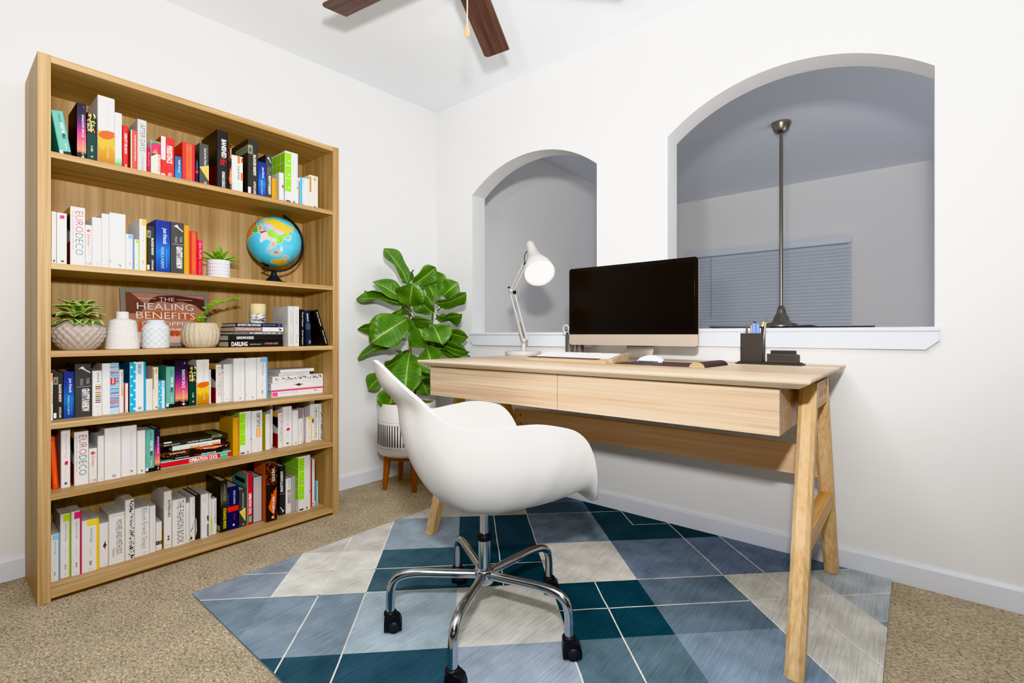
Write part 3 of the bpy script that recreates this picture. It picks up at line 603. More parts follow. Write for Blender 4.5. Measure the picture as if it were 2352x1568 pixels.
 'red_slim': ('#eeeae8', 'short white book with red edge', 'red-edged book', [('r', 0, .26, 0, 1, '#b81c24'), ('r', .82, 1, 0, 1, '#262426'), ('t', 'story', .9, .6, .48, .66, '#d8a8a0'), ('c', .55, .07, .1, '#2a2a2a')]),
 'red_white2': ('#eeeae8', 'tall slim white book with red edge', 'red-edged book', [('r', 0, .28, 0, 1, '#b81c24'), ('r', .86, 1, .1, 1, '#262426'), ('t', 'untold', .94, .74, .5, .68, '#d8b0a0'), ('h', 'x', .4, .7, .03, .07, '#222222', .03)]),
 'oneday': ('#eef2f4', 'white book with cyan dotted edge', 'cyan-edged book', ONE),
 'purple_slim': ('#ece8ec', 'very slim white book with purple lettering', 'very slim book', [('t', 'minimal', .96, .82, .3, .7, '#a85898')]),
 'red_dot': ('#efeae8', 'very slim white red-dot book', 'red-dot book', [('c', .5, .9, .4, '#d02028'), ('t', 'Sixties', .8, .5, .2, .7, '#e4a090')]),
 'history': ('#f0eeee', 'white book with pink flame emblem', 'pink-lettered book', HIS),
 'helmut': ('#efedeb', 'thick white book with orange block', 'orange-block book', [('t', 'HELMUT NEWTON', .95, .6, .44, .8, '#4c4a48', .01), ('r', .4, .82, .36, .58, '#ecb060'), ('t', 'A GUN FOR HIRE', .56, .38, .48, .72, '#f4e0c0'), ('t', 'TASCHEN', .14, .05, .6, .74, '#c4c0bc')]),
 'yellow_side': ('#f0eeea', 'white book with yellow-green cover', 'yellow-green book', [('t', 'Kultur', .9, .6, .5, .72, '#d8d0a0'), ('c', .6, .45, .14, '#b0d4e4'), ('t', 'rooms', .4, .2, .5, .66, '#d8c4c8'), ('s', [(0, 0), (1, 0), (1, 1), (0, 1)], '#c8c020')]),
 'magenta': ('#efeeed', 'white book with magenta badge', 'magenta-badge book', [('r', .3, .75, .89, .955, '#d03078'), SMALLT('Learning', '#c8c4c4', .86, .7), ('r', .4, .7, .04, .07, '#2c2c2c')]),
 'figure': ('#f0eeed', 'white book with tiny red-and-black figure', 'tiny-figure book', FIG),
 'script': ('#f0eeec', 'white book with black script', 'black-script book', [('t', 'A Modern House in Paris', .92, .06, .12, .5, '#262424', .01, .3)]),
 'crowd_s': ('#f0eeec', 'white book with black crowd-patterned edge', 'crowd-pattern book', squig(26, .2, .95, .02, .98, '#2a2624', .06, 5)),
 'movies': ('#f0eeeb', 'thick white book with slim black capitals', 'slim-capitals book', [('t', 'MOVIES AND METHODS', .86, .18, .46, .82, '#6a6866'), ('h', 'Bill Nichols', .2, .96, .945, .97, '#a4a2a0'), ('t', 'Volume I', .32, .14, .22, .4, '#8a8a60'), ('r', .97, 1, 0, 1, '#c2cc3a')]),
 'crowd': ('#f0eeeb', 'tall white book with black figure row', 'figure-row book', squig(30, .32, .9, .02, .98, '#232020', .06, 6)),
 'elliott': ('#f0eeed', 'thick white book with large grey lettering', 'large-lettered book', [('t', 'Elliott Erwitt Snaps', .97, .14, .38, .84, '#7c7a7a', -.01), ('c', .62, .06, .1, '#b8b8b8'), ('c', .62, .06, .075, '#f0eeed')]),
 'pale_pink': ('#efecec', 'slim white book with pale pink lettering', 'pink-lettered slim book', [('t', 'LIFE AND LIMB OF COLOUR', .94, .2, .5, .72, '#e4c8cc'), ('r', 0, .1, .4, 1, '#a8d0e0')]),
 'box_slim': ('#eceae8', 'short white book with black label', 'black-label book', [('r', .0, 1, .2, .32, '#2a2828'), ('c', .25, .26, .1, '#d8d4d0'), ('r', .5, .9, .22, .3, '#8a8684')]),
 'interiors': ('#efedea', 'tall white book with bold black capitals', 'bold-capitals book', INT),
 'fashion': ('#f0eeec', 'thick white book with elegant tall capitals', 'tall-capitals book', [('t', 'THE FASHION BOOK', .97, .04, .34, .84, '#6f6a66')]),
 'ink': ('#f0eeec', 'white book with black ink stroke', 'ink-stroke book', [('t', 'INK  AND PAPER', .9, .55, .56, .68, '#6a6866'), ('p', [(.1, .22), (.5, .3), (.86, .48), (.9, .48), (.55, .28), (.15, .2)], '#242222'), ('p', [(.05, .02), (.5, .05), (.4, .1), (.3, .06), (.2, .14)], '#1c1a1a')]),
 'black_white': ('#2c2a2c', 'black book with pale foot', 'black book', [('p', [(0, .05), (.3, .2), (.2, .45), (0, .5)], '#d8d6d4')]),
 'grey_col': ('#eeecea', 'white book with dark blue lower edge', 'blue-foot book', [('t', 'SOLITARY', .92, .8, .2, .36, '#b8b6b4'), ('t', 'MASTERS', .92, .8, .5, .66, '#b8b6b4'), ('t', 'IMAGES OF LABOUR', .7, .18, .26, .44, '#d0ccc8'), ('r', .8, 1, .02, .16, '#4a6aa8'), ('r', .8, 1, .16, .3, '#6a5a88'), ('p', [(.78, .48), (1, .5), (1, .36), (.84, .38)], '#282628')]),
 'lime_low': ('#e6e6e4', 'slim white book with lime strip', 'lime-strip book', [('r', .5, .95, .08, .42, '#cfdc3a'), ('r', .6, 1, .9, .98, '#4a4848')]),
 'world': ('#f0eeec', 'slim white book with small black capitals', 'small-capitals book', [('t', 'A WORLD IN THE MAKING', .92, .3, .5, .74, '#3a3838', .01)]),
 'strange': ('#1e1d18', 'tall black book with yellow title', 'yellow-title book', [('g', .45, .98, ['#22211c', '#6a6a5e', '#55554a', '#2c2c26']), ('t', 'ALEXANDRA OATES', .92, .6, .52, .74, '#a8a890'), ('t', 'STRANGE MINDS', .46, .06, .4, .86, '#d8d040', .02)]+[('s', [(.1, .82-.04*i), (.9, .82-.04*i), (.9, .835-.04*i), (.1, .835-.04*i)], '#6a6a5c') for i in range(15)]+[('s', [(.02, .02), (.3, .02), (.3, .12), (.02, .12)], '#dcdcd8')]),
 'navy_red': ('#1b2050', 'navy book with red band', 'red-banded navy book', NRD),
 'opcool': ('#d8202c', 'tall red book with teal cover', 'teal-covered book', OPC),
 'blue_pages': ('#16497c', 'blue book with page edges facing out', 'page-edge book', [('r', .06, .94, .01, .99, '#d0ccca')]+[('r', .06+.085*i, .066+.085*i, .01, .99, '#aeaaaa') for i in range(11)]+[('s', [(0, 0), (1, 0), (1, 1), (0, 1)], '#1a5f90'), ('s', [(.3, .4), (.5, .38), (.45, .5)], '#58a0a8')]),
 'grey_box': ('#b4b3b1', 'plain grey book', 'plain grey book', [('r', .6, .64, 0, 1, '#8e8d8c')]),
 'opflat': ('#9fcfc6', 'red and teal book', '', [('r', .17, .86, 0, 1, '#d8202c')]+[o for o in OPC[2:-2] if o[0] in 'tr']),
 'darling': ('#232122', 'black book with ornate white title at stack bottom', '', [('t', 'DARLING', .95, .67, .14, .86, '#ece8e4', .03), ('t', 'A BEAUTIFUL NOVEL', .63, .43, .3, .52, '#b8b4b0', .02), ('t', 'AUTHOR NAME', .36, .1, .34, .68, '#c09088', .02), ('c', .45, .4, .16, '#4a4644')]),
 'border': ('#2a2829', 'black book with narrow white capitals', '', [('t', 'UNKNOWN BORDER', .86, .55, .26, .74, '#e4e0dc', .03)]),
 'catcher': ('#7c7876', 'thin grey book with lower-case white title', '', [('r', 0, 1, .6, 1, '#5f5c5b'), ('t', 'the catcher in the rye', .7, .16, .2, .8, '#eceae8', .03), ('t', 'SALINGER', .98, .74, .3, .7, '#9a9694', .01), ('p', [(.2, .1), (.8, .08), (.5, .05)], '#f0eeec')]),
 'grants': ('#8a6d5e', 'brown and white book', '', [('r', 0, 1, 0, .44, '#eeeae6'), ('t', '101 TIPS FOR ASPIRING GRANT WRITERS', .96, .47, .22, .8, '#e0cfc4', .02), ('p', [(.2, .08), (.8, .1), (.6, .05), (.3, .03)], '#4a3a34')]),
 'adventure': ('#1d2440', 'thin navy book with white capitals', '', [('t', 'ADVENTURE INWARD', .97, .47, .2, .84, '#d0d4e0', .03), ('t', 'JONATHAN BOSMAN', .44, .14, .28, .72, '#8c94ac', .02), ('r', .1, .9, .03, .1, '#4a5a80')]),
 'pinkflat': ('#f0eeee', 'white book with pink band', '', [('r', .8, 1, 0, 1, '#dc3f80'), ('r', .16, .72, .89, .99, '#e05a92'), ('t', 'Japanese Design', .86, .5, .4, .7, '#b4a8a8'), ('t', 'Patricia Marcus', .44, .32, .44, .6, '#d0ccca'), ('t', 'BLAU', .18, .12, .46, .64, '#333333', .02)]),
 'figflat': ('#f0eeed', 'white book with tiny red-and-black figure', '', FIG),
 'crowdflat': ('#f0eeeb', 'white book with row of black figures', '', squig(28, .3, .9, .01, .96, '#232020', .07, 9)),
 'greyflat': ('#d8dcdd', 'thin pale grey book', '', [('t', 'MOVIES AND METHODS', .86, .2, .3, .7, '#b4b8ba')]),
 'whiteflat': ('#efeeec', 'plain white book', '', [('t', 'objects of affection', .9, .3, .36, .52, '#d4d2d0')]),
}
ROWNAME = {1: 'top shelf', 2: 'second shelf', 3: 'third shelf', 4: 'fourth shelf', 5: 'fifth shelf', 6: 'bottom shelf'}
BOOKS = """1,teal_bible,0.2969,0.0413,0.1735,0.030 1,shadow,0.3695,0.0276,0.2191,0.030 1,leaves,0.3986,0.0278,0.1905,0.030 1,poppy,0.4321,0.0536,0.2721,0.030 1,slim_green,0.4865,0.0227,0.2215,0.030 1,red_text,0.5114,0.0179,0.1772,0.030 1,orange_teal,0.5376,0.0225,0.1668,0.030 1,afterdays,0.5609,0.0319,0.2198,0.030 1,dark_red,0.5936,0.0125,0.1107,0.030 1,collage,0.6076,0.0342,0.1458,0.030 1,redwhite,0.6427,0.0503,0.1740,0.030 1,blue_short,0.6949,0.0253,0.1030,0.030 1,orange_band,0.7224,0.0503,0.1739,0.030 1,navy_red,0.7745,0.0103,0.1103,0.030 1,grey_tri,0.7892,0.0392,0.1887,0.030 1,banished,0.8609,0.0476,0.2721,0.030 1,speckle,0.9095,0.0160,0.2235,0.030 1,social,0.9263,0.0498,0.1739,0.030 1,ministry,0.9982,0.0480,0.2722,0.030 1,friends,1.0472,0.0361,0.1753,0.030 1,gravity,1.0844,0.0277,0.2208,0.030 1,ochre,1.1143,0.0253,0.1091,0.030 1,white_red,1.1508,0.0235,0.1475,0.030 1,lime,1.1813,0.0678,0.2677,0.030 1,bw_slim,1.2499,0.0100,0.1428,0.030 1,cyan_slim,1.2608,0.0203,0.1495,0.030 1,pale_blue,1.2823,0.0288,0.1497,0.030 1,cream_ochre,1.3123,0.0493,0.1755,0.030 2,slim_ochre,0.2958,0.0137,0.1950,0.020 2,magenta,0.3108,0.0285,0.1940,0.020 2,eurodeco,0.3488,0.0436,0.2253,0.020 2,sixties,0.3932,0.0193,0.1618,0.020 2,white_cream,0.4134,0.0285,0.1954,0.020 2,white_a,0.4427,0.0230,0.2157,0.020 2,white_big,0.4665,0.0525,0.2241,0.020 2,british,0.5200,0.0253,0.1461,0.020 2,italian,0.5485,0.0155,0.1281,0.020 2,american,0.5653,0.0242,0.2160,0.020 2,ministry,0.5908,0.0294,0.1925,0.020 2,friends,0.6212,0.0526,0.2237,0.020 2,gravity,0.6749,0.0510,0.2248,0.020 2,ochre,0.7267,0.0206,0.2176,0.020 2,orange_band,0.7487,0.0304,0.1965,0.020 2,run,0.7799,0.0187,0.1614,0.020 3,grey_txt,1.1967,0.0282,0.2095,0.030 3,grey_txt2,1.2261,0.0299,0.2100,0.030 3,black_chap,1.2600,0.0231,0.1947,0.030 3,navy_gust,1.2851,0.0364,0.1889,0.030 3,black_lean,1.3702,0.0325,0.2092,0.030 4,social_r,0.3000,0.0083,0.1827,0.085 4,ministry,0.3107,0.0290,0.1843,0.098 4,friends,0.3405,0.0311,0.1838,0.101 4,gravity,0.3724,0.0527,0.2128,0.102 4,coco,0.4259,0.0301,0.1836,0.092 4,stripes,0.4575,0.0548,0.2120,0.097 4,helmut_slim,0.5156,0.0150,0.1829,0.109 4,red_slim,0.5317,0.0174,0.1229,0.111 4,oneday,0.5508,0.0553,0.2129,0.104 4,pale_blue,0.6075,0.0241,0.1369,0.105 4,cream_ochre,0.6328,0.0207,0.1872,0.107 4,cyan_small,0.6577,0.0248,0.1241,0.121 4,teal_bible,0.6839,0.0332,0.1860,0.113 4,shadow,0.7210,0.0519,0.2124,0.124 4,leaves,0.7737,0.0308,0.1846,0.118 4,poppy,0.8059,0.0538,0.2125,0.120 4,purple_slim,0.8631,0.0080,0.1631,0.130 4,eurodeco,0.8865,0.0244,0.1858,0.114 4,red_dot,0.9171,0.0069,0.1619,0.130 4,white_a,0.9257,0.0297,0.1851,0.130 4,white_b,0.9562,0.0067,0.1855,0.130 4,white_storm,0.9637,0.0516,0.2133,0.110 4,white_big,1.0161,0.0526,0.2134,0.101 4,british,1.0760,0.0547,0.2138,0.116 5,orange_band2,0.3032,0.0179,0.2019,0.080 5,history,0.3292,0.0275,0.2260,0.073 5,eurodeco,0.3676,0.0436,0.2109,0.073 5,sixties,0.4125,0.0255,0.1380,0.075 5,white_a,0.4388,0.0206,0.1854,0.070 5,white_cream,0.4610,0.0537,0.2117,0.073 5,storyboard,0.5173,0.0530,0.2110,0.082 5,white_b,0.5711,0.0283,0.1855,0.078 5,teal_bible,0.6011,0.0310,0.1826,0.081 5,shadow,0.6337,0.0206,0.1851,0.086 5,ochre,0.9555,0.0299,0.1879,0.095 5,lime,0.9865,0.0549,0.2121,0.095 5,helmut,1.0435,0.0525,0.2098,0.097 5,yellow_side,1.1158,0.0248,0.1844,0.107 5,magenta,1.1520,0.0114,0.2275,0.130 5,eurodeco,1.1758,0.0235,0.1834,0.097 5,history,1.2046,0.0484,0.2135,0.105 5,white_b,1.2538,0.0300,0.1877,0.096 5,white_c,1.2886,0.0251,0.1393,0.103 5,japanese_s,1.3280,0.0065,0.1875,0.130 5,american,1.3353,0.0310,0.1414,0.109 5,figure,1.3685,0.0273,0.2296,0.130 5,script,1.3966,0.0187,0.2062,0.126 5,crowd_s,1.4161,0.0153,0.2053,0.113 6,british,0.3011,0.0299,0.1848,0.111 6,italian,0.3334,0.0302,0.2537,0.121 6,japanese,0.3644,0.0310,0.2575,0.112 6,american,0.3962,0.0538,0.2114,0.110 6,figure,0.4519,0.0294,0.1827,0.117 6,movies,0.4821,0.0539,0.2119,0.114 6,crowd,0.5368,0.0316,0.2585,0.113 6,elliott,0.5709,0.0526,0.2111,0.120 6,pale_pink,0.6250,0.0226,0.2063,0.124 6,box_slim,0.6498,0.0231,0.1255,0.130 6,interiors,0.6781,0.0300,0.2578,0.122 6,fashion,0.7089,0.0531,0.2114,0.117 6,white_c,0.7635,0.0149,0.1837,0.121 6,ink,0.7817,0.0219,0.2039,0.130 6,black_white,0.8044,0.0194,0.2087,0.129 6,grey_col,0.8246,0.0313,0.2084,0.118 6,lime_low,0.8605,0.0145,0.1985,0.130 6,world,0.8758,0.0194,0.1724,0.130 6,strange,0.9098,0.0308,0.2520,0.125 6,navy_red,0.9415,0.0518,0.2123,0.126 6,grey_tri,0.9941,0.0307,0.1876,0.123 6,opcool,1.0328,0.0250,0.2575,0.123 6,blue_pages,1.0620,0.0459,0.2364,0.130 6,speckle,1.1087,0.0564,0.3026,0.086 6,gravity_up,1.1985,0.0321,0.2610,0.130 6,coco,1.2316,0.0291,0.1873,0.130 6,grey_box,1.2615,0.0243,0.1941,0.130 6,lime,1.2866,0.0672,0.3001,0.099 6,red_white2,1.3712,0.0275,0.2633,0.130 6,cyan_slim,1.4005,0.0159,0.1334,0.130"""
prev = {}
for ln in BOOKS.split():
    r, k, y, w, h, s = ln.split(','); r = int(r); y, w, h, s = float(y), float(w), float(h), float(s)
    D = min(.12+h*.28, .345-s)
    rn = ROWNAME[r]
    rel = {(2, 'slim_ochre'): 'against the left panel', (4, 'social_r'): 'against the left panel', (1, 'teal_bible'): 'leaning against the left panel', (6, 'british'): 'against the left panel', (5, 'ochre'): 'right of the lying stack', (3, 'grey_txt'): 'right of the lying stack', (5, 'orange_band2'): ''}.get((r, k))
    if rel is None: rel = 'right of the ' + prev[r]
    if (r, k) == (5, 'magenta'): rel = 'behind the stack, right of the yellow-green book'
    prev[r] = STY[k][2]
    label = (STY[k][1] + ' on the ' + rn + ', ' + rel).rstrip(', ')
    if k == 'grey_txt': label = 'pale grey book with printed side on the third shelf, right of the lying stack'
    if (r, k) == (5, 'magenta'): label = 'white book with magenta badge on the fifth shelf, right of the yellow-green book'
    rot = (0, 0, 0)
    if (r, k) == (1, 'teal_bible'): rot = (R_(9.), 0, 0); y, w, h = .3215, .034, .165
    if (r, k) == (3, 'black_lean'): rot = (R_(18.), 0, 0); y = 1.4; w = .024; h = .2
    if (r, k) == (3, 'navy_gust'): rot = (R_(3.5), 0, 0); y = 1.296; w = .03
    if (r, k) == (5, 'orange_band2'): rot = (R_(3.2), 0, 0); y = .3065; w = .018
    z = ZS[r]+.0005
    if rot[0]: z += 0
    book(k, w, h, D, (XF-s, y, z), rot, label, 'books on the '+rn)
# lying stacks: the spine still faces out, the head of the book points left (+90) or right (-90)
def lying(k, yl, L, z, th, x, D, label, group, head='L', yaw=0.):
    if head == 'L': loc, rot = (x, yl+L, z), (R_(90), 0, yaw)
    else: loc, rot = (x, yl, z+th), (R_(-90), 0, yaw)
    # local thickness axis y -> +z and height axis z -> -y (head left)
    if head == 'L': loc = (x, yl+L, z)
    book(k, th, L, D, loc, rot, label, group)
g3 = 'stack lying on the third shelf'
lying('darling', .925, .262, .9385, .0305, -2.545, .2, 'black book with ornate white title, lowest of the third-shelf stack', g3)
lying('border', .925, .262, .9692, .0295, -2.548, .2, 'black book with narrow white capitals, second lowest of the third-shelf stack', g3)
lying('catcher', .951, .24, .9989, .016, -2.552, .18, 'thin grey book with lower-case title, middle of the third-shelf stack', g3)
lying('grants', .951, .24, 1.0151, .0225, -2.55, .18, 'brown and white book, second from top of the third-shelf stack', g3)
lying('adventure', .96, .225, 1.0378, .019, -2.552, .18, 'thin navy book under the cream-lidded jar, topmost of the third-shelf stack', g3)
g4 = 'stack lying on the fourth shelf'
lying('pinkflat', 1.147, .284, .6685, .0375, -2.585, .2, 'white book with pink band, lowest of the fourth-shelf stack', g4)
lying('figflat', 1.143, .288, .7062, .036, -2.583, .2, 'white book with tiny figure, second lowest of the fourth-shelf stack', g4)
lying('crowdflat', 1.15, .28, .7424, .0355, -2.583, .19, 'white book with row of black figures, middle of the fourth-shelf stack', g4)
lying('greyflat', 1.186, .17, .7781, .016, -2.59, .15, 'thin pale grey book, second from top of the fourth-shelf stack', g4)
lying('whiteflat', 1.193, .187, .7943, .0185, -2.587, .16, 'plain white book, topmost of the fourth-shelf stack', g4)
g5 = 'stack lying on the fifth shelf'
lying('opflat', .657, .286, .4025, .032, -2.565, .18, 'red and teal book, lowest of the fifth-shelf stack', g5)
lying('banished', .706, .2, .4347, .0155, -2.568, .16, 'thin black book, second lowest of the fifth-shelf stack', g5, 'R')
lying('speckle', .662, .278, .4504, .024, -2.57, .18, 'orange and black book, middle of the fifth-shelf stack', g5)
lying('social', .702, .196, .4746, .0215, -2.568, .16, 'off-white book with orange blocks, second from top of the fifth-shelf stack', g5, 'R')
lying('ministry', .662, .27, .4963, .023, -2.572, .17, 'charcoal book, topmost of the fifth-shelf stack', g5, 'R')

# ------------------------------------------------------------------ plants, pots and globe on the shelves
def leafmat(name, cols, vein=None, rough=.35, sub=True):
    m, nt, b = newmat(name); L = nt.links.new
    at = N(nt, 'ShaderNodeAttribute'); at.attribute_name = 'Leaf'      # x: -1..1 across, y: 0..1 along
    sp = N(nt, 'ShaderNodeSeparateXYZ'); L(at.outputs['Vector'], sp.inputs[0])
    ab = N(nt, 'ShaderNodeMath', operation='ABSOLUTE'); L(sp.outputs[0], ab.inputs[0])
    cr = N(nt, 'ShaderNodeValToRGB'); el = cr.color_ramp.elements
    el[0].position, el[0].color = cols[0][0], lin(cols[0][1]); el[1].position, el[1].color = cols[-1][0], lin(cols[-1][1])
    for p, c in cols[1:-1]:
        e = el.new(p); e.color = lin(c)
    fac = ab.outputs[0]
    if vein:      # side veins slanting from the midrib
        v1 = N(nt, 'ShaderNodeMath', operation='MULTIPLY_ADD'); v1.inputs[1].default_value = -.13; L(ab.outputs[0], v1.inputs[0]); L(sp.outputs[1], v1.inputs[2])
        v2 = N(nt, 'ShaderNodeMath', operation='MULTIPLY'); v2.inputs[1].default_value = vein; L(v1.outputs[0], v2.inputs[0])
        v3 = N(nt, 'ShaderNodeMath', operation='SINE'); L(v2.outputs[0], v3.inputs[0])
        bp = N(nt, 'ShaderNodeBump', Strength=.25, Distance=.002); L(v3.outputs[0], bp.inputs['Height']); L(bp.outputs[0], b.inputs['Normal'])
        mr = N(nt, 'ShaderNodeMapRange'); mr.inputs[1].default_value = .9; mr.inputs[2].default_value = 1.; mr.inputs[3].default_value = 0; mr.inputs[4].default_value = .2
        L(v3.outputs[0], mr.inputs[0])
        mx = N(nt, 'ShaderNodeMixRGB'); mx.inputs['Color2'].default_value = lin('#9cc46a'); L(mr.outputs[0], mx.inputs['Fac'])
        L(fac, cr.inputs[0]); L(cr.outputs[0], mx.inputs['Color1']); colo = mx.outputs[0]
    else:
        no = N(nt, 'ShaderNodeTexNoise', Scale=90., Detail=2.); tc = N(nt, 'ShaderNodeTexCoord'); L(tc.outputs['Object'], no.inputs['Vector'])
        ad = N(nt, 'ShaderNodeMath', operation='MULTIPLY_ADD'); ad.inputs[1].default_value = .5; ad.inputs[2].default_value = -.25; L(no.outputs['Fac'], ad.inputs[0])
        a2 = N(nt, 'ShaderNodeMath', operation='ADD'); L(ad.outputs[0], a2.inputs[0]); L(fac, a2.inputs[1])
        L(a2.outputs[0], cr.inputs[0]); colo = cr.outputs[0]
    n5 = N(nt, 'ShaderNodeTexNoise', Scale=14., Detail=2.); tc5 = N(nt, 'ShaderNodeTexCoord'); L(tc5.outputs['Object'], n5.inputs['Vector'])
    mr5 = N(nt, 'ShaderNodeMapRange'); mr5.inputs[1].default_value = .3; mr5.inputs[2].default_value = .7; mr5.inputs[3].default_value = .75; mr5.inputs[4].default_value = 1.2; L(n5.outputs['Fac'], mr5.inputs[0])
    h5 = N(nt, 'ShaderNodeHueSaturation'); L(colo, h5.inputs['Color']); L(mr5.outputs[0], h5.inputs['Value'])
    L(h5.outputs[0], b.inputs['Base Color']); b.inputs['Roughness'].default_value = rough; b.inputs['Specular IOR Level'].default_value = .4
    return m
def leaf_rows(base, tip, side, up, width, outline, n=10, m=4, cup=.15, arch_=.1, wave=0., seed=0, fold=0.):
    """rows of points of one blade: base->tip, width across side, cupped towards up"""
    base, tip, side, up = Vector(base), Vector(tip), Vector(side).normalized(), Vector(up).normalized()
    ax = tip-base; L = ax.length; rows = []; uv = []; r = random.Random(seed); ph = r.random()*6
    for i in range(n+1):
        t = i/n; w = width/2*interp(outline, t)[0]; c = base+ax*t+up*(arch_*L*4*t*(1-t)*.5)
        row = []
        for j in range(-m, m+1):
            q = j/m
            row.append(c + side*(w*q) + up*(cup*w*q*q + fold*w*abs(q) + wave*width*sin(ph+t*9+q*1.5)*abs(q)*.5))
            uv.append((q, t, 0))
        rows.append(row)
    return rows, uv
FIG_OUT = [(0, .04), (.06, .28), (.18, .6), (.34, .8), (.5, .94), (.66, 1.), (.8, .88), (.9, .58), (.96, .3), (1, .04)]
LANCE = [(0, .35), (.2, .8), (.45, 1.), (.7, .75), (.9, .3), (1, .02)]
OVAL = [(0, .1), (.15, .6), (.4, 1.), (.65, .9), (.85, .5), (1, .05)]
def leaf_obj(name, leaves, mat, parent, thick=0.):
    mb = MB(); uvs = []
    for rows, uv in leaves: mb.grid(rows, mat, True); uvs += uv
    o = obj(name, mb, mat, parent)
    at = o.data.attributes.new('Leaf', 'FLOAT_VECTOR', 'POINT')
    for i, u in enumerate(uvs): at.data[i].vector = u
    if thick:
        sd = o.modifiers.new('thickness', 'SOLIDIFY'); sd.thickness = thick; sd.offset = 0
    return o
M_soil = rampmat('soil', [(.4, '#2a1d14'), (.6, '#4a3526')], (1, 1, 1), 90., .95, 3., .6)

# -- succulent in the white ribbed pot (second shelf)
px, py, pz = -2.585, .896, 1.2685
t = thing('potted_succulent', 'small green succulent in a white ribbed cylinder pot left of the globe', 'potted plant', (px, py, pz))
rib = lambda a, f: 1+.025*max(-.3, cos(a*30))
T = Matrix.Translation((px, py, pz))
obj('pot', MB().lathe([(0, 0), (.046, 0), (.0475, .003), (.0475, .016), (.0465, .0165), (.0475, .017), (.0475, .032), (.0465, .0325), (.0475, .033), (.0475, .048), (.0465, .0485), (.0475, .049), (.0475, .064), (.0465, .0645), (.0475, .065), (.0475, .088), (.044, .088), (.043, .076), (0, .076)], 120, M=T, rf=rib), plain('#dadbe0', .5), t)
obj('soil', MB().lathe([(.041, .0765), (0, .0785)], 24, M=T), M_soil, t)
M_succ = leafmat('succulent_leaf', [(0, '#7fae3a'), (.6, '#6a9a32'), (1, '#9cc85a')])
lv = []
for k, (a, L, el, w) in enumerate([(-100, .085, 12, .03), (-75, .09, 30, .032), (-130, .07, 48, .032), (-20, .075, 40, .03), (95, .095, 10, .026), (80, .08, 32, .03), (30, .075, 50, .03), (150, .07, 45, .03), (-170, .07, 55, .03), (0, .082, 84, .036), (-50, .06, 62, .03), (60, .085, 22, .028), (120, .06, 20, .03), (-10, .06, 30, .034)]):
    a = R_(a); e = R_(el); d = Vector((cos(a)*cos(e), sin(a)*cos(e), sin(e))); b0 = Vector((px, py, pz+.078))+Vector((cos(a), sin(a), 0))*.008
    side = Vector((-sin(a), cos(a), 0)); up = side.cross(d)*-1
    if up.z < 0: up = -up
    lv.append(leaf_rows(b0, b0+d*L, side, up, w, LANCE, 8, 3, .5, .12))
for i, l in enumerate(lv): leaf_obj('leaf', [l], M_succ, t, .002)

# -- globe
gx, gy, gz, GR = -2.632, 1.183, 1.495, .132
M_black = plain('#2b2d31', .4, spec=.4)
g = thing('globe', 'blue desk globe with a black arc stand on the second shelf', 'globe', (-2.625, 1.176, 1.2685))
CT = (-2.625, 1.176)
obj('stand_base', MB().lathe([(0, .0), (.07, 0), (.072, .006), (.066, .012), (.045, .016), (.034, .024), (.028, .034), (.02, .04), (.016, .05), (.0115, .075), (0, .075)], 40, M=Matrix.Translation((*CT, 1.2685))), M_black, g)
# axis tilted 23 degrees to the right in the photo (+y), arc bulging right
tl = R_(21); axv = Vector((0, sin(tl), cos(tl))); perp = Vector((0, cos(tl), -sin(tl)))
cen = Vector((gx, gy, gz))
ARC_R = GR+.024; rows = []
for i in range(41):
    a = PI/2+R_(4) - (PI+R_(8))*i/40     # from the north pole round the right side to the south pole
    d = perp*cos(a)+axv*sin(a); c = cen+d*ARC_R
    rows.append([c+d*dr+Vector((dx, 0, 0)) for dr, dx in ((-.004, -.008), (-.004, .008), (.004, .008), (.004, -.008))])
mb = MB().grid(rows, None, False, True); mb.add(rows[0], [(0, 1, 2, 3)]); mb.add(rows[-1], [(3, 2, 1, 0)])
obj('meridian_arm', mb, M_black, g, bevel=.0015)
obj('axis_pin', MB().tube([cen+axv*(GR-.003), cen+axv*(ARC_R-.003)], .004, 10), M_black, g)
obj('axis_pin', MB().lathe([(.004, .02), (.004, .004), (.022, .0), (.02, -.004), (.004, -.006), (.004, -.018)], 20, M=Matrix.Translation(cen-axv*(GR+.003)) @ Vector((0, 0, 1)).rotation_difference(axv).to_matrix().to_4x4()), M_black, g)
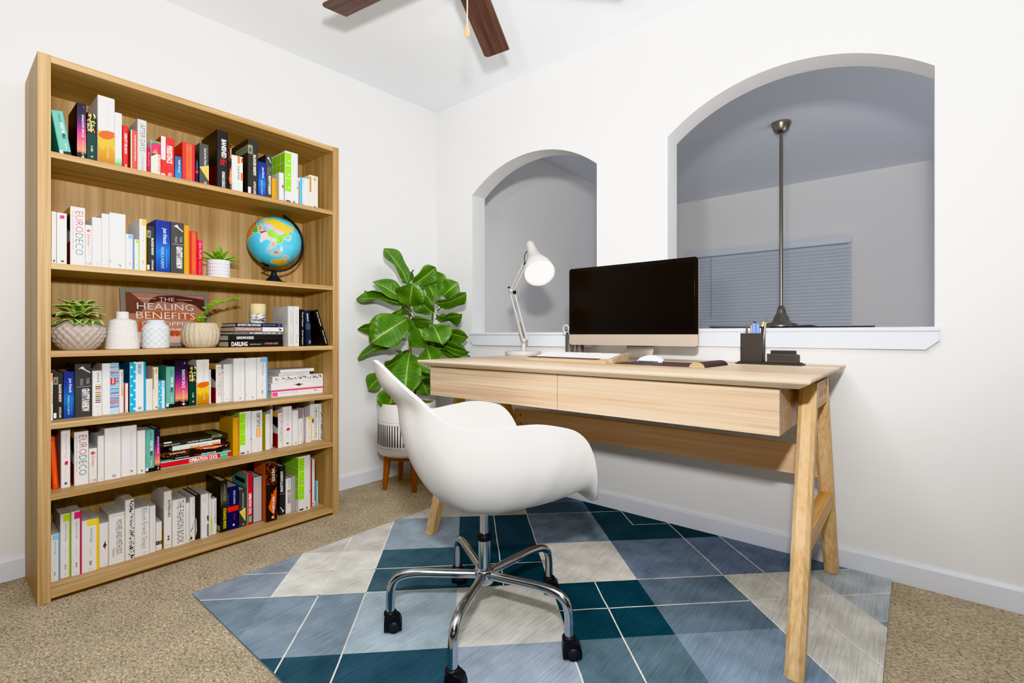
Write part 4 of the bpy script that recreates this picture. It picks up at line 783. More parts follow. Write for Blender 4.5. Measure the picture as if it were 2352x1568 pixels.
LAND = [  # lon/lat outlines, crude country shapes and their colours
 ('#e8c83a', [(30, 70), (60, 76), (100, 78), (140, 73), (180, 68), (178, 62), (162, 58), (156, 52), (142, 58), (136, 52), (140, 44), (131, 43), (130, 48), (120, 50), (108, 50), (98, 51), (87, 50), (80, 54), (60, 54), (50, 52), (48, 44), (38, 46), (30, 52), (28, 60)]),
 ('#c8b8d8', [(50, 48), (60, 53), (78, 54), (87, 49), (80, 43), (70, 42), (60, 41), (52, 42)]),
 ('#d8b4d8', [(88, 49), (98, 51), (112, 50), (119, 47), (112, 43), (104, 41.5), (96, 43), (90, 45)]),
 ('#8cc63e', [(74, 39), (80, 45), (88, 48), (96, 43), (104, 41.5), (112, 43.5), (119, 47), (118, 52), (126, 52), (134, 47), (130, 43), (122, 40), (119, 37), (122, 36), (120, 30), (118, 24), (110, 20.5), (106, 22), (101, 21), (97.5, 27), (88, 28), (80, 31)]),
 ('#efd8d4', [(68, 24), (72, 30), (76, 35), (80, 31), (88, 27), (96, 28), (93, 23), (88, 22), (82, 17), (80, 12), (77.5, 8), (74, 15), (72.5, 21)]),
 ('#d8301e', [(61, 25), (66, 30), (71, 36), (76, 36), (72, 30), (68, 24)]),
 ('#e8a03a', [(44, 38), (54, 38), (61, 35), (61, 26), (56, 27), (49, 30)]),
 ('#6fae3e', [(36, 30), (46, 29), (50, 26), (56, 25), (59, 22), (52, 16), (44, 13), (40, 20)]),
 ('#e8824a', [(34, 30), (38, 20), (43, 11), (51, 11), (44, 0), (40, -6), (36, -20), (28, -32), (20, -34), (14, -20), (12, -4), (8, 4), (-8, 6), (-16, 14), (-8, 32), (10, 36), (30, 31)]),
 ('#ecac90', [(92, 22), (97, 27), (99, 20), (98, 12), (99, 8), (103, 2), (104, 2), (101, 8), (101, 13), (106, 9), (109, 12), (106, 18), (108, 21), (101, 21)]),
 ('#e87a3a', [(95, 5), (104, -3), (106, -6), (102, -4), (97, 1)]), ('#e87a3a', [(109, 1), (113, 4), (117, 6.5), (119, 3), (117, -3), (111, -3)]),
 ('#e88a4a', [(105.5, -6), (114, -7), (115, -8.5), (107, -7.8)]), ('#e8904a', [(119, 1), (125, 1.5), (122, -1), (123, -5), (120, -5)]),
 ('#e8a878', [(131, -1), (138, -2), (147, -6), (150, -10), (143, -8.5), (138, -8), (133, -4)]),
 ('#f2e6da', [(120, 18), (122, 18), (124, 12), (126, 7), (122, 7), (121, 13)]),
 ('#ecc83a', [(130, 31), (134, 34), (140, 36), (142, 41), (145, 44), (141, 45), (139, 38), (133, 35)]), ('#e8c040', [(126, 38), (129, 37), (129, 35), (126, 34.5)]),
 ('#e8b83a', [(114, -22), (122, -18), (130, -12), (136, -12), (140, -17), (142, -11), (146, -19), (153, -26), (150, -37), (144, -38), (138, -35), (132, -32), (124, -33), (115, -34)]),
 ('#d8c24a', [(26, 40), (36, 37), (44, 38), (42, 41), (30, 41)]), ('#e4d8b8', [(-10, 36), (0, 44), (10, 46), (26, 40), (30, 46), (28, 58), (10, 55), (0, 50)]),
]
def inside(x, y, poly):
    c = False; n = len(poly)
    for i in range(n):
        (xa, ya), (xb, yb) = poly[i], poly[i-1]
        if (ya > y) != (yb > y) and x < (xb-xa)*(y-ya)/(yb-ya)+xa: c = not c
    return c
nu, nv = 220, 110; rows = []
cam_d = (Vector((0, 0, 1))-cen).normalized(); nn = (axv-cam_d*axv.dot(cam_d)).normalized(); mx = nn*cos(R_(22))+cam_d*sin(R_(22)); e1 = (cam_d-mx*cam_d.dot(mx)).normalized(); e2 = mx.cross(e1); LON0 = 104
for i in range(nv+1):
    la = -PI/2+PI*i/nv
    rows.append([cen + (mx*sin(la)+(e1*cos(lo)+e2*sin(lo))*cos(la))*GR for lo in [2*PI*j/nu for j in range(nu)]])
o = obj('globe_ball', MB().grid(rows, None, True, True), attrmat('globe_print', .3, (0., (14, 14, 14)), 0., .4, .12), g)
LANDL = [(lin(c), p) for c, p in LAND]; SEA = [lin('#5cc8e6'), lin('#70d0ea'), lin('#a4dcec')]
rg = random.Random(4)
def gcol(p):
    i, j = divmod(p.index, nu); la = -90+180*(i+.5)/nv; lo = (LON0+360*(j+.5)/nu+180) % 360-180
    for c, poly in LANDL:
        if inside(lo, la, poly): return c
    for c, poly in LANDL[3:19]:
        for dx, dy in ((2.5, 0), (-2.5, 0), (0, 2.5), (0, -2.5)):
            if inside(lo+dx, la+dy, poly): return SEA[2]
    if 92 < lo < 150 and -12 < la < 24: return SEA[1]
    return SEA[0]
facecol(o, gcol)

# -- third shelf, left to right
S3 = ZS[3]+.0005
T = Matrix.Translation((-2.575, .384, S3))
t = thing('potted_plant', 'variegated leafy plant in a faceted taupe bowl at the left end of the third shelf', 'potted plant', (-2.575, .384, S3))
def facet(a, f): return 1+.05*(abs(((a*20/PI+f*9) % 2)-1)+abs(((a*20/PI-f*9) % 2)-1)-1)*min(1, 4*f*(1-f)+.15)
prof = [(0, 0)]+[(r, z) for r, z in [(.05, 0), (.056, .005), (.066, .018), (.075, .034), (.081, .05), (.0845, .066), (.0845, .078), (.081, .09), (.073, .102), (.062, .112), (.056, .1165)]]
pf = []
for (ra, za), (rb, zb) in zip(prof[1:], prof[2:]):
    for q in range(3): pf.append((ra+(rb-ra)*q/3, za+(zb-za)*q/3))
pf.append(prof[-1])
obj('pot', MB().lathe([(0, 0)]+pf, 240, M=T, rf=facet).lathe([(.056, .1165), (.05, .112), (.049, .1), (0, .1)], 40, M=T), plain('#b8aaa0', .65, spec=.25), t)
obj('soil', MB().lathe([(.05, .104), (0, .107)], 24, M=T), M_soil, t)
M_var = leafmat('variegated_leaf', [(.0, '#3a6424'), (.3, '#5a842f'), (.48, '#b4c474'), (1, '#d2dc98')], None, .3)
rr = random.Random(12)
spec_ = []
for q, (n_, el, L) in enumerate(((17, -14, .088), (15, 6, .092), (12, 24, .085), (9, 42, .07), (6, 64, .055))):
    for i in range(n_): spec_.append((360*(i+.37*q)/n_+rr.uniform(-6, 6), el+rr.uniform(-5, 5), L*rr.uniform(.88, 1.08)))
for k, (a, el, L) in enumerate(spec_):
    a = R_(a); e = R_(el); d = Vector((cos(a)*cos(e), sin(a)*cos(e), sin(e)))
    b0 = Vector((-2.575, .384, S3+.113+.012*(el > 0)+.012*(el > 15)+.01*(el > 35)))+Vector((cos(a), sin(a), 0))*.012
    side = Vector((-sin(a), cos(a), 0)); up = side.cross(d); up = up if up.z > 0 else -up
    tip = b0+d*L; tip.y = min(max(tip.y, .302), .46); tip.z = max(tip.z, S3+.098)
    leaf_obj('leaf', [leaf_rows(b0, tip, side, up, .048, OVAL, 8, 3, .22, .3, .06, k)], M_var, t, .0008)

def vase(name, label, cat, c, prof, mat, n=64, rf=None, part=None):
    T = Matrix.Translation((c[0], c[1], S3))
    return tag(obj(name, MB().lathe(prof, n, M=T, rf=rf), mat, loc=(c[0], c[1], S3)), label, cat)
M_speck = rampmat('speckled_ceramic', [(.25, '#8d8680'), (.3, '#d9d5d1'), (.7, '#e4e0dd')], (1, 1, 1), 130., .6, 2.)
pr = [(0, 0), (.057, 0), (.0585, .003), (.0585, .008)]
for i in range(19):
    z = .01+i*.0054; r = .0582-.0105*(i/19); pr += [(r, z), (r-.0009, z+.0012), (r, z+.0024), (r, z+.005)]
pr += [(.0475, .116), (.044, .121), (.034, .125), (.0235, .128), (.0215, .131), (.0215, .155), (.0205, .1575), (.0175, .1575), (.0165, .15), (.0165, .13), (0, .13)]
vase('vase', 'white speckled bottle vase with ribbed body and short neck on third shelf', 'vase', (-2.575, .524), pr, M_speck)
jar = tag(obj('jar', MB().lathe([(0, 0), (.046, 0), (.0495, .004), (.0505, .01), (.0508, .08), (.0495, .09), (.044, .102), (.036, .11), (.032, .113), (.0315, .117), (.0335, .119), (.034, .1235), (.032, .125), (.028, .125), (.027, .118), (.027, .105), (0, .1)], 72, M=Matrix.Translation((-2.578, .642, S3))), plain('#d5dadd', .45, spec=.35), loc=(-2.578, .642, S3)), 'pale blue-grey ceramic jar with diamond lines on the third shelf', 'jar')
mb = MB()
for s in (-1, 1):
    for k in range(12):
        pts = []
        for i in range(17):
            f = i/16; a = 2*PI*k/12+s*f*2*PI*3/12; pts.append((-2.578+.0508*cos(a), .642+.0508*sin(a), S3+.008+.08*f))
        mb.tube(pts, .0008, 4)
obj('diamond_lines', mb, plain('#aeb4b8', .5), jar)
# -- framed sign
fr = thing('framed_sign', 'grey framed copper-toned poster with white capitals leaning behind the jars', 'framed picture', (-2.81, .745, S3))
FW, FH = .362, .278; FY = .742-FW/2
lean = Matrix.Translation((-2.764, FY, S3+.0028)) @ Matrix.Rotation(R_(-9), 4, 'Y')
fm_ = MB()
for a, b, c, d in ((0, .02, 0, FH), (FW-.02, FW, 0, FH), (.02, FW-.02, 0, .02), (.02, FW-.02, FH-.02, FH)): fm_.box(-.012, .002, a, b, c, d, M=lean)
obj('frame', fm_, plain('#8d877c', .45), fr, bevel=.001)
art = MB()
def AP(pts, color, e=.0): art.add([(-.003+e, y, z) for y, z in pts], [tuple(range(len(pts)))], plain(color, .55, spec=.2, var=.12, scale=25.), M=lean)
AP([(.02, .02), (FW-.02, .02), (FW-.02, FH-.02), (.02, FH-.02)], '#b98570')
AP([(.02, .16), (.07, .16), (.1, .2), (.04, FH-.02), (.02, FH-.02)], '#7d5244', .0001)
AP([(.1, .205), (.16, .225), (.2, .215), (.24, .225), (.3, .21), (FW-.02, .17), (FW-.02, .24), (.22, FH-.022), (.15, .25), (.12, .235)], '#5e3d38', .0002)
AP([(.045, .13), (.1, .165), (.2, .175), (.3, .155), (FW-.03, .11), (.3, .13), (.2, .15), (.1, .14)], '#c8693e', .0003)
AP([(.02, .02), (FW-.02, .02), (FW-.02, .07), (.24, .09), (.14, .075), (.02, .1)], '#d3ab98', .0003)
AP([(.06, .075), (.12, .055), (.25, .055), (.25, .075), (.14, .085), (.07, .125)], '#bd5f38', .0004)
for y in (.17, .19, .21, .23): AP([(y, .052), (y+.014, .05), (y+.015, .078), (y+.001, .08)], '#a8502e', .0005)
def AT(body, y0, y1, z0, z1, e=.0008, bold=.0):
    vs, fs = glyphs(body, bold); art.add([(-.003+e, y0+(y1-y0)*x, z0+(z1-z0)*z) for x, z in vs], fs, plain('#f6efe8', .5), M=lean)
AT('THE', .15, .212, .224, .242, bold=-.008); AT('HEALING', .062, .292, .18, .212, bold=-.006); AT('BENEFITS', .058, .298, .136, .169, bold=-.006); AT('OF COPPER', .078, .278, .102, .123, bold=-.01); AT('COPPER  KIT.COM', .1, .258, .082, .091)
for a, b in ((.066, .138), (.224, .29)): art.add([(-.0022, a, .2325), (-.0022, b, .2325), (-.0022, b, .2342), (-.0022, a, .2342)], [(0, 1, 2, 3)], plain('#f6efe8', .5), M=lean)
obj('poster', art, None, fr)
# -- ribbed pot with trailing sprig
c = (-2.582, .818); T = Matrix.Translation((*c, S3))
t = thing('potted_sprig', 'beige ribbed pot with one arching bright green sprig on the third shelf', 'potted plant', (*c, S3))
ribf = lambda a, f: 1+.045*abs(cos(a*11))*min(1, 6*f*(1-f)+.25)
obj('pot', MB().lathe([(0, 0), (.05, 0), (.057, .004), (.068, .02), (.0735, .04), (.0755, .06), (.074, .08), (.069, .1), (.063, .113), (.058, .117), (.053, .114), (.05, .106), (0, .106)], 132, M=T, rf=ribf), rampmat('sand_ceramic', [(.35, '#b5a78e'), (.65, '#cfc2aa')], (1, 1, 1), 160., .8, 2., .1), t)
obj('soil', MB().lathe([(.048, .112), (.03, .119), (0, .121)], 24, M=T), M_soil, t)
pts = bez((-2.57, .815, S3+.115), (-2.565, .83, S3+.215), (-2.55, .87, S3+.2), (-2.53, .96, S3+.235), 22)
obj('stem', MB().tube(pts, .0013, 6), plain('#6f8f2c'), t)
M_sprig = leafmat('sprig_leaf', [(0, '#5c9a1c'), (.7, '#8cc428'), (1, '#a8d84a')])
rr = random.Random(5); k = 0
for i, p in enumerate(pts):
    for s in (-1, 1) if i < 19 else (-1, 0, 1):
        d = Vector((rr.uniform(-.4, .6), s*.9+rr.uniform(-.2, .6), rr.uniform(-.2, .7))).normalized()
        up = Vector((rr.uniform(.2, 1), rr.uniform(-.3, .3), 1)); side = d.cross(up)
        leaf_obj('leaf', [leaf_rows(p, p+d*rr.uniform(.014, .022), side, up, .011, OVAL, 5, 2, .3, .2)], M_sprig, t)
for i in range(16):
    p = Vector((-2.58+rr.uniform(-.03, .035), .815+rr.uniform(-.035, .035), S3+.118+rr.uniform(0, .022))); d = Vector((rr.uniform(-1, 1), rr.uniform(-1, 1), rr.uniform(0, 1))).normalized(); up = Vector((.4, 0, 1)); 
    leaf_obj('leaf', [leaf_rows(p, p+d*.018, d.cross(up), up, .011, OVAL, 5, 2, .3, .2)], M_sprig, t)
# -- cream lidded jar on the stack
zj = 1.0572
t = thing('candle_jar', 'cream-lidded glass candle jar standing on the third-shelf book stack', 'jar', (-2.6, 1.083, zj))
T = Matrix.Translation((-2.6, 1.083, zj))
obj('glass', MB().lathe([(0, 0), (.034, 0), (.0365, .003), (.0368, .045), (.036, .048), (0, .048)], 40, M=T), rampmat('etched_glass', [(.38, '#5f5d64'), (.5, '#d8d6d2'), (.62, '#e9e7e2')], (40, 40, 90), 1., .25, 2.), t)
obj('lid', MB().lathe([(0, .0482), (.0365, .0482), (.0375, .05), (.0375, .098), (.036, .1), (0, .1)], 40, M=T), plain('#ddcc9c', .5), t)

# ------------------------------------------------------------------ desk
PINE = ('#cf9f68', '#e3bf90', '#f0d8b4')
DT = .872; DX0, DX1, DY0, DY1 = -1.925, -.222, 1.572, 2.482
M_top = wood('pine_top', ('#b2957a', '#ccb59a', '#dac9b2'), 0, 90., 1.0, .42, bands=(1, .062, .35), seed=2.)
M_front = wood('pine_front', ('#b6977c', '#ceb598', '#dccab2'), 0, 120., 1.3, .45, seed=4., contrast=1.15)
M_pz = wood('pine_leg', ('#cb9d68', '#e3bf8e', '#efd4aa'), 2, 110., 1.2, .42, seed=7.)
M_py = wood('pine_brace', ('#c08a4e', '#d8a868', '#e8c08a'), 1, 70., 1.8, .42, seed=3.)
M_px = wood('pine_stretcher', ('#dfb58c', '#ecc6a0', '#f4d6b8'), 0, 60., 1.6, .45, seed=6.)
dk = thing('desk', 'light pine writing desk with two drawers and A-frame legs against the right wall', 'desk', (-1.073, 2.03, 0))
rows = []
def ringat(d, z): return [(DX0+d, DY0+d, z), (DX1-d, DY0+d, z), (DX1-d, DY1-d*.2, z), (DX0+d, DY1-d*.2, z)]
mb = MB().grid([ringat(.004, DT), ringat(.001, DT-.003), ringat(0, DT-.007), ringat(.003, DT-.012), ringat(.034, DT-.03)], None, False, True)
mb.add(ringat(.004, DT), [(0, 1, 2, 3)]); mb.add(ringat(.034, DT-.03), [(3, 2, 1, 0)])
obj('tabletop', mb, M_top, dk)
DZ0, DZ1 = .694, DT-.0305
obj('drawer_case', MB().box(-1.892, -.312, 1.652, 2.2, DZ0, DZ1), M_front, dk)
dr = [obj('drawer', MB().box(a, b, 1.63, 1.6515, DZ0, DZ1-.004), M_front, dk, bevel=.001) for a, b in ((-1.894, -1.1165), (-1.1135, -.311))]
def leg(x0, yb, zb, yt, zt, wy=.062, wx=.05):
    mb = MB(); d = (yt-yb)/(zt-zb); c = .012
    poly = lambda y: [(x0+c, y-wy/2), (x0+wx-c, y-wy/2), (x0+wx, y-wy/2+c), (x0+wx, y+wy/2-c), (x0+wx-c, y+wy/2), (x0+c, y+wy/2), (x0, y+wy/2-c), (x0, y-wy/2+c)]
    rows = [[(x, y, z) for x, y in poly(yy)] for yy, z in ((yb, zb), (yt, zt))]
    mb.grid(rows, None, False, True); mb.add(rows[0], [tuple(range(7, -1, -1))]); mb.add(rows[1], [tuple(range(8))])
    return mb
for x in (-1.888, -.292):
    obj('leg', leg(x, 1.612, .0081, 1.862, DT-.0305), M_pz, dk)
    obj('leg', leg(x, 2.425, .0081, 2.085, DT-.0305), M_pz, dk)
    # frame cross pieces between front and back legs
    obj('frame_head', MB().box(x+.003, x+.047, 1.87, 2.09, .755, DT-.031), M_py, dk, bevel=.002)
    zb = .355; yf = 1.612+(1.862-1.612)*zb/.84; yb_ = 2.425-(2.425-2.085)*zb/.84
    obj('brace', MB().box(x+.004, x+.046, yf+.025, yb_-.025, zb-.03, zb+.03), M_py, dk, bevel=.002)
mb = MB()
for q in range(4): mb.box(-.2425, -.2414, 1.905+.05*q, 1.908+.05*q, .79, .81)
obj('peg_marks', mb, plain('#6b4a2c'), dk)
obj('stretcher', MB().box(-1.838, -.292, 2.235, 2.262, .437, .558), M_px, dk, bevel=.003)
for z in (.475, .525): obj('bolt', MB().lathe([(0, .003), (.006, .002), (.008, 0)], 12, M=Matrix.Translation((-1.79, 2.235, z)) @ Matrix.Rotation(PI/2, 4, 'X')), M_nick, dk)

# ------------------------------------------------------------------ lamp
M_lw = plain('#c6c3c0', .35, spec=.4, var=.01)
M_dark = plain('#242426', .4)
lx, ly = -1.846, 2.33; D0 = DT+.0004
lp = thing('desk_lamp', 'white balanced-arm desk lamp switched on at the left end of the desk', 'lamp', (lx, ly, DT))
obj('base', MB().lathe([(0, D0), (.108, D0), (.11, D0+.003), (.11, D0+.023), (.107, D0+.027), (0, D0+.028)], 56, M=Matrix.Translation((lx, ly, 0))), M_lw, lp)
obj('post', MB().lathe([(.013, D0+.028), (.0125, .958), (0, .96)], 20, M=Matrix.Translation((lx+.005, ly, 0))), M_lw, lp)
K0, K1, K2 = Vector((lx+.012, ly, .97)), Vector((-1.934, ly, 1.272)), Vector((-1.815, ly-.03, 1.425))
off = Vector((.016, 0, .004))
for s in (-1, 1):
    obj('lower_arm', MB().tube([K0+off*s*1.15+Vector((0, .0, -.008*s)), K1+off*s], .0062, 10), M_lw, lp)
obj('upper_arm', MB().tube([K1+Vector((-.006, 0, .006)), K2+Vector((-.006, 0, .006))], .0058, 10).tube([K1+Vector((.01, 0, -.008)), K2+Vector((.008, 0, -.02))], .0062, 10), M_lw, lp)
hel = [K0+(K1-K0)*(.1+.24*i/90)+Vector((.0045*cos(i*1.1)+.002, .0045*sin(i*1.1), 0)) for i in range(91)]
obj('spring', MB().tube(hel, .0011, 5), metalmat('spring_steel', '#b8a888', .35), lp)
jm = MB()
for p, r, w in ((K0+Vector((0, 0, -.006)), .012, .02), (K1, .011, .022)): jm.lathe([(0, -w), (r, -w), (r, w), (0, w)], 18, M=Matrix.Translation(p) @ Matrix.Rotation(PI/2, 4, 'X'))
obj('joint', jm, M_lw, lp)
kn = MB()
kn.lathe([(0, 0), (.011, 0), (.011, .012), (0, .013)], 14, M=Matrix.Translation(K1+Vector((.022, -.01, -.01))) @ Matrix.Rotation(PI/2, 4, 'Y')).lathe([(0, 0), (.006, 0), (.006, .01), (0, .011)], 12, M=Matrix.Translation(K1+Vector((-.004, -.02, .02))) @ Matrix.Rotation(PI/2, 4, 'X'))
obj('knob', kn, M_dark, lp)
cap = Vector((-1.794, 2.33, 1.553)); rim = Vector((-1.725+.115, 2.33-.15, 1.338)); rim = Vector((-1.793+.069+.113, 2.33-.146, 1.342))
axv2 = (rim-cap); LL = axv2.length; axv2.normalize(); rot = Vector((0, 0, 1)).rotation_difference(axv2).to_matrix().to_4x4()
T = Matrix.Translation(cap) @ rot
pr = [(.0, -.004), (.012, -.003), (.02, .002), (.0235, .01), (.026, .03), (.0275, .06), (.031, .1), (.038, .14), (.05, .18), (.064, .22), (.078, .255), (.088, LL)]
pin = [(r-.0025, z) for r, z in pr[5:]][::-1]
sh = obj('lamp_shade', MB().lathe(pr+pin, 56, M=T), M_lw, lp)
obj('bulb_glow', MB().lathe([(0, LL-.012), (.05, LL-.013), (.0815, LL-.014)], 48, M=T), emit('lamp_light', '#fffdfa', 5.), sh)
obj('bracket', MB().tube([K2, cap+axv2*.14], .005, 8), M_dark, lp)
wp = cap+axv2*.075+Vector((-.028, 0, 0))
obj('cable', MB().tube(bez(wp, wp+Vector((-.035, -.0, -.01)), wp+Vector((-.035, 0, -.06)), K2+Vector((.01, 0, .01)), 14), .0024, 7), M_dark, lp)

# ------------------------------------------------------------------ all-in-one computer
M_scr = plain('#1e1c1b', .12, spec=.25, var=0.)
M_alu = plain('#bcaea0', .38, metal=.25, spec=.5, var=.01)
MX0, MX1, MYF, MZ0, MZ1, MZC = -1.459, -.761, 2.25, .9445, 1.358, 1.001
im = thing('desktop_computer', 'black-screened desktop computer with pale metal chin on the desk', 'computer', ((MX0+MX1)/2, 2.3, DT))
def rrect(x0, x1, z0, z1, r, n=6, corners=(1, 1, 1, 1)):
    pts = []
    for (cx_, cz_, a0), on in zip(((x1-r, z1-r, 0), (x0+r, z1-r, 90), (x0+r, z0+r, 180), (x1-r, z0+r, 270)), corners):
        if on: pts += [(cx_+r*cos(R_(a0+90*i/n)), cz_+r*sin(R_(a0+90*i/n))) for i in range(n+1)]
        else: pts.append((x1 if a0 in (0, 270) else x0, z1 if a0 in (0, 90) else z0))
    return pts
XZ = Matrix(((1, 0, 0, 0), (0, 0, 1, 0), (0, 1, 0, 0), (0, 0, 0, 1)))   # prism extruded along +y
mb = MB()
mb.prism(rrect(MX0, MX1, MZ0, MZ1, .018), MYF+.003, MYF+.012, M=XZ)
rb = [[(x, MYF+.012, z) for x, z in rrect(MX0, MX1, MZ0, MZ1, .018)], [(x*.9+.1*(MX0+MX1)/2, MYF+.03, z*.9+.1*(MZ0+MZ1)/2) for x, z in rrect(MX0, MX1, MZ0, MZ1, .018)], [(x*.5+.5*(MX0+MX1)/2, MYF+.045, z*.5+.5*(MZ0+MZ1)/2) for x, z in rrect(MX0, MX1, MZ0, MZ1, .018)]]
mb.grid(rb, None, True, True); mb.add(rb[-1], [tuple(range(len(rb[-1])-1, -1, -1))])
obj('housing', mb, M_alu, im)
obj('screen', MB().prism(rrect(MX0, MX1, MZC, MZ1, .016, 6, (1, 1, 0, 0)), MYF, MYF+.0029, M=XZ), M_scr, im)
obj('display_panel', MB().prism([(MX0+.016, MZC+.018), (MX1-.016, MZC+.018), (MX1-.016, MZ1-.018), (MX0+.016, MZ1-.018)], MYF-.0004, MYF-.0001, M=XZ), plain('#191716', .1, spec=.22, var=0.), im)
obj('chin', MB().prism(rrect(MX0, MX1, MZ0, MZC-.0005, .016, 6, (0, 0, 1, 1)), MYF+.0005, MYF+.0029, M=XZ), M_alu, im)
st = MB()
prof = bez((0, .055, .99), (0, .06, .93), (0, .03, .885), (0, .005, D0+.008), 10)
xm, hw = -1.054, .073
rowsA = [[(xm-hw, MYF+p.y-.03, p.z), (xm+hw, MYF+p.y-.03, p.z), (xm+hw, MYF+p.y-.022, p.z), (xm-hw, MYF+p.y-.022, p.z)] for p in prof]
st.grid(rowsA, None, True, True)
st.box(xm-hw, xm+hw, MYF-.085, MYF+.085, D0, D0+.007)
obj('stand', st, plain('#8a7f76', .35, metal=.4, spec=.5, var=.01), im, bevel=.001)

# ------------------------------------------------------------------ keyboard on its tray
KY = R_(-3)
M_kw = plain('#efedeb', .4, var=.01)
M_bam = wood('bamboo', ('#98815f', '#b59e7a', '#cbb696'), 0, 120., 3., .5, seed=1.)
M_lea = plain('#4a3a3e', .6, spec=.3, var=.1, scale=120.)
kx, ky = -1.26, 1.985; KW, KD = .47, .2
kt = thing('keyboard_tray', 'wooden keyboard tray with brown leather palm rest in front of the computer', 'tray', (kx, ky, DT), (0, 0, KY))
h2 = KW/2
obj('tray_body', MB().add([(-h2, -KD/2, 0), (h2, -KD/2, 0), (h2, -KD/2+.075, 0), (-h2, -KD/2+.075, 0), (-h2+.006, -KD/2+.012, .015), (h2-.006, -KD/2+.012, .015), (h2-.006, -KD/2+.062, .016), (-h2+.006, -KD/2+.062, .016)],
    [(3, 2, 1, 0), (4, 5, 6, 7), (0, 1, 5, 4), (1, 2, 6, 5), (2, 3, 7, 6), (3, 0, 4, 7)])
    .box(-h2, h2, -KD/2+.075, KD/2, 0, .006).prism([(-KD/2+.06, 0), (KD/2, 0), (KD/2, .042), (-KD/2+.06, .017)], h2-.012, h2, M=Matrix(((0, 0, 1, 0), (1, 0, 0, 0), (0, 1, 0, 0), (0, 0, 0, 1)))).prism([(-KD/2+.06, 0), (KD/2, 0), (KD/2, .036), (-KD/2+.06, .015)], -h2, -h2+.012, M=Matrix(((0, 0, 1, 0), (1, 0, 0, 0), (0, 1, 0, 0), (0, 0, 0, 1)))), M_bam, kt, local=True, loc=(0, 0, .0004), bevel=.001)
obj('palm_rest', MB().add([(-h2+.012, -KD/2+.014, .0155), (h2-.06, -KD/2+.014, .0155), (h2-.06, -KD/2+.06, .0165), (-h2+.012, -KD/2+.06, .0165), (-h2+.014, -KD/2+.016, .0185), (h2-.062, -KD/2+.016, .0185), (h2-.062, -KD/2+.058, .0195), (-h2+.014, -KD/2+.058, .0195)],
    [(4, 5, 6, 7), (0, 1, 5, 4), (1, 2, 6, 5), (2, 3, 7, 6), (3, 0, 4, 7)]), M_lea, kt, local=True)
kb = thing('keyboard', 'white keyboard seated in the wooden tray', 'keyboard', (kx-.006, ky+.035, DT+.018), (R_(10), 0, KY))
bw = KW-.034; bd = .118
obj('keyboard_body', MB().box(-bw/2, bw/2, -bd/2, bd/2, .0035, .0095), plain('#9f9c9a', .4, var=.01), kb, local=True, bevel=.002)
k0 = None; rowsK = [[1]*14, [1]*13+[1.5], [1.5]+[1]*13, [1.8]+[1]*11+[1.9], [2.3]+[1]*10+[2.3], [1, 1, 1, 1.2, 5.2, 1.2, 1, 1, 1, 1]]
keymesh = {}
for ri, row in enumerate(rowsK):
    tot = sum(row); ux = (bw-.014)/tot; x = -bw/2+.007; uy = (bd-.012)/6; y = bd/2-.006-uy*(ri+1)
    for wk in row:
        key = round(wk*ux, 4)
        if key not in keymesh:
            keymesh[key] = k1 = obj('key', MB().box(.0018, key-.0018, .0018, uy-.0018, 0, .0028), M_kw, kb, local=True)
        else:
            k1 = keymesh[key].copy(); C.objects.link(k1); k1.parent = kb
        k1.location = (x, y, .0095); x += wk*ux
# ------------------------------------------------------------------ mouse pad and mouse
pad = thing('mouse_pad', 'dark brown mouse pad with wooden-ended wrist rest on the desk', 'mouse pad', (-.82, 2.02, DT), (0, 0, R_(-4)))
obj('mat', MB().box(-.185, .15, -.11, .13, .0004, .004), M_lea, pad, local=True, bevel=.001)
arcp = [(.03*cos(R_(a)), .02*sin(R_(a))) for a in range(0, 181, 15)]
YX = Matrix(((1, 0, 0, 0), (0, 0, 1, 0), (0, 1, 0, 0), (0, 0, 0, 1)))
obj('wrist_rest', MB().prism([(.182+x, .0006+z) for x, z in arcp], -.11, .13, M=YX, smooth=False), M_lea, pad, local=True)
obj('wooden_end', MB().prism([(.182+x*1.0, .0006+z*1.0) for x, z in arcp], -.113, -.1101, M=YX), M_bam, pad, local=True)
ms = thing('computer_mouse', 'white rounded computer mouse on the brown pad', 'mouse', (-.9, 2.05, DT+.0045), (0, 0, R_(-88)))
prof = [(-.057, .002), (-.054, .014), (-.04, .024), (-.01, .0325), (.02, .032), (.045, .023), (.056, .012), (.058, .002)]
rowsM = []
for (y, z) in prof:
    w = .032*math.sqrt(max(.0, 1-(abs(y)/.062)**3))+.003; row = []
    for i in range(13):
        a = PI*i/12; row.append((-w*cos(a), y, .002+(z-.002)*sin(a)**.55))
    rowsM.append(row)
mb = MB().grid(rowsM); mb.add(rowsM[0], [tuple(range(13))]); mb.add(rowsM[-1], [tuple(range(12, -1, -1))])
obj('mouse_shell', mb, plain('#f3f2f2', .25, spec=.5, var=.0), ms, local=True)
mb = MB().prism([(-(.0355*math.sqrt(1-(abs(y)/.0605)**3)+.0006)*s, y) for s in (1, -1) for y in ([-.06+.12*i/12 for i in range(13)] if s == 1 else [.06-.12*i/12 for i in range(13)])], 0, .008)
obj('mouse_base', mb, plain('#54545a', .35), ms, local=True)
# pen lying behind the wrist rest
pn = thing('pen', 'grey pen lying along the wrist rest of the mouse pad', 'pen', (-.655, 2.1, DT+.0045))
obj('barrel', MB().tube([(-.69, 2.07, DT+.0088), (-.62, 2.13, DT+.0088)], .0038, 10), plain('#9a9a9c', .3, metal=.5), pn)
obj('tip', MB().tube([(-.706, 2.0563, DT+.0088), (-.6905, 2.0695, DT+.0088)], [.001, .0038], 10), M_dark, pn)

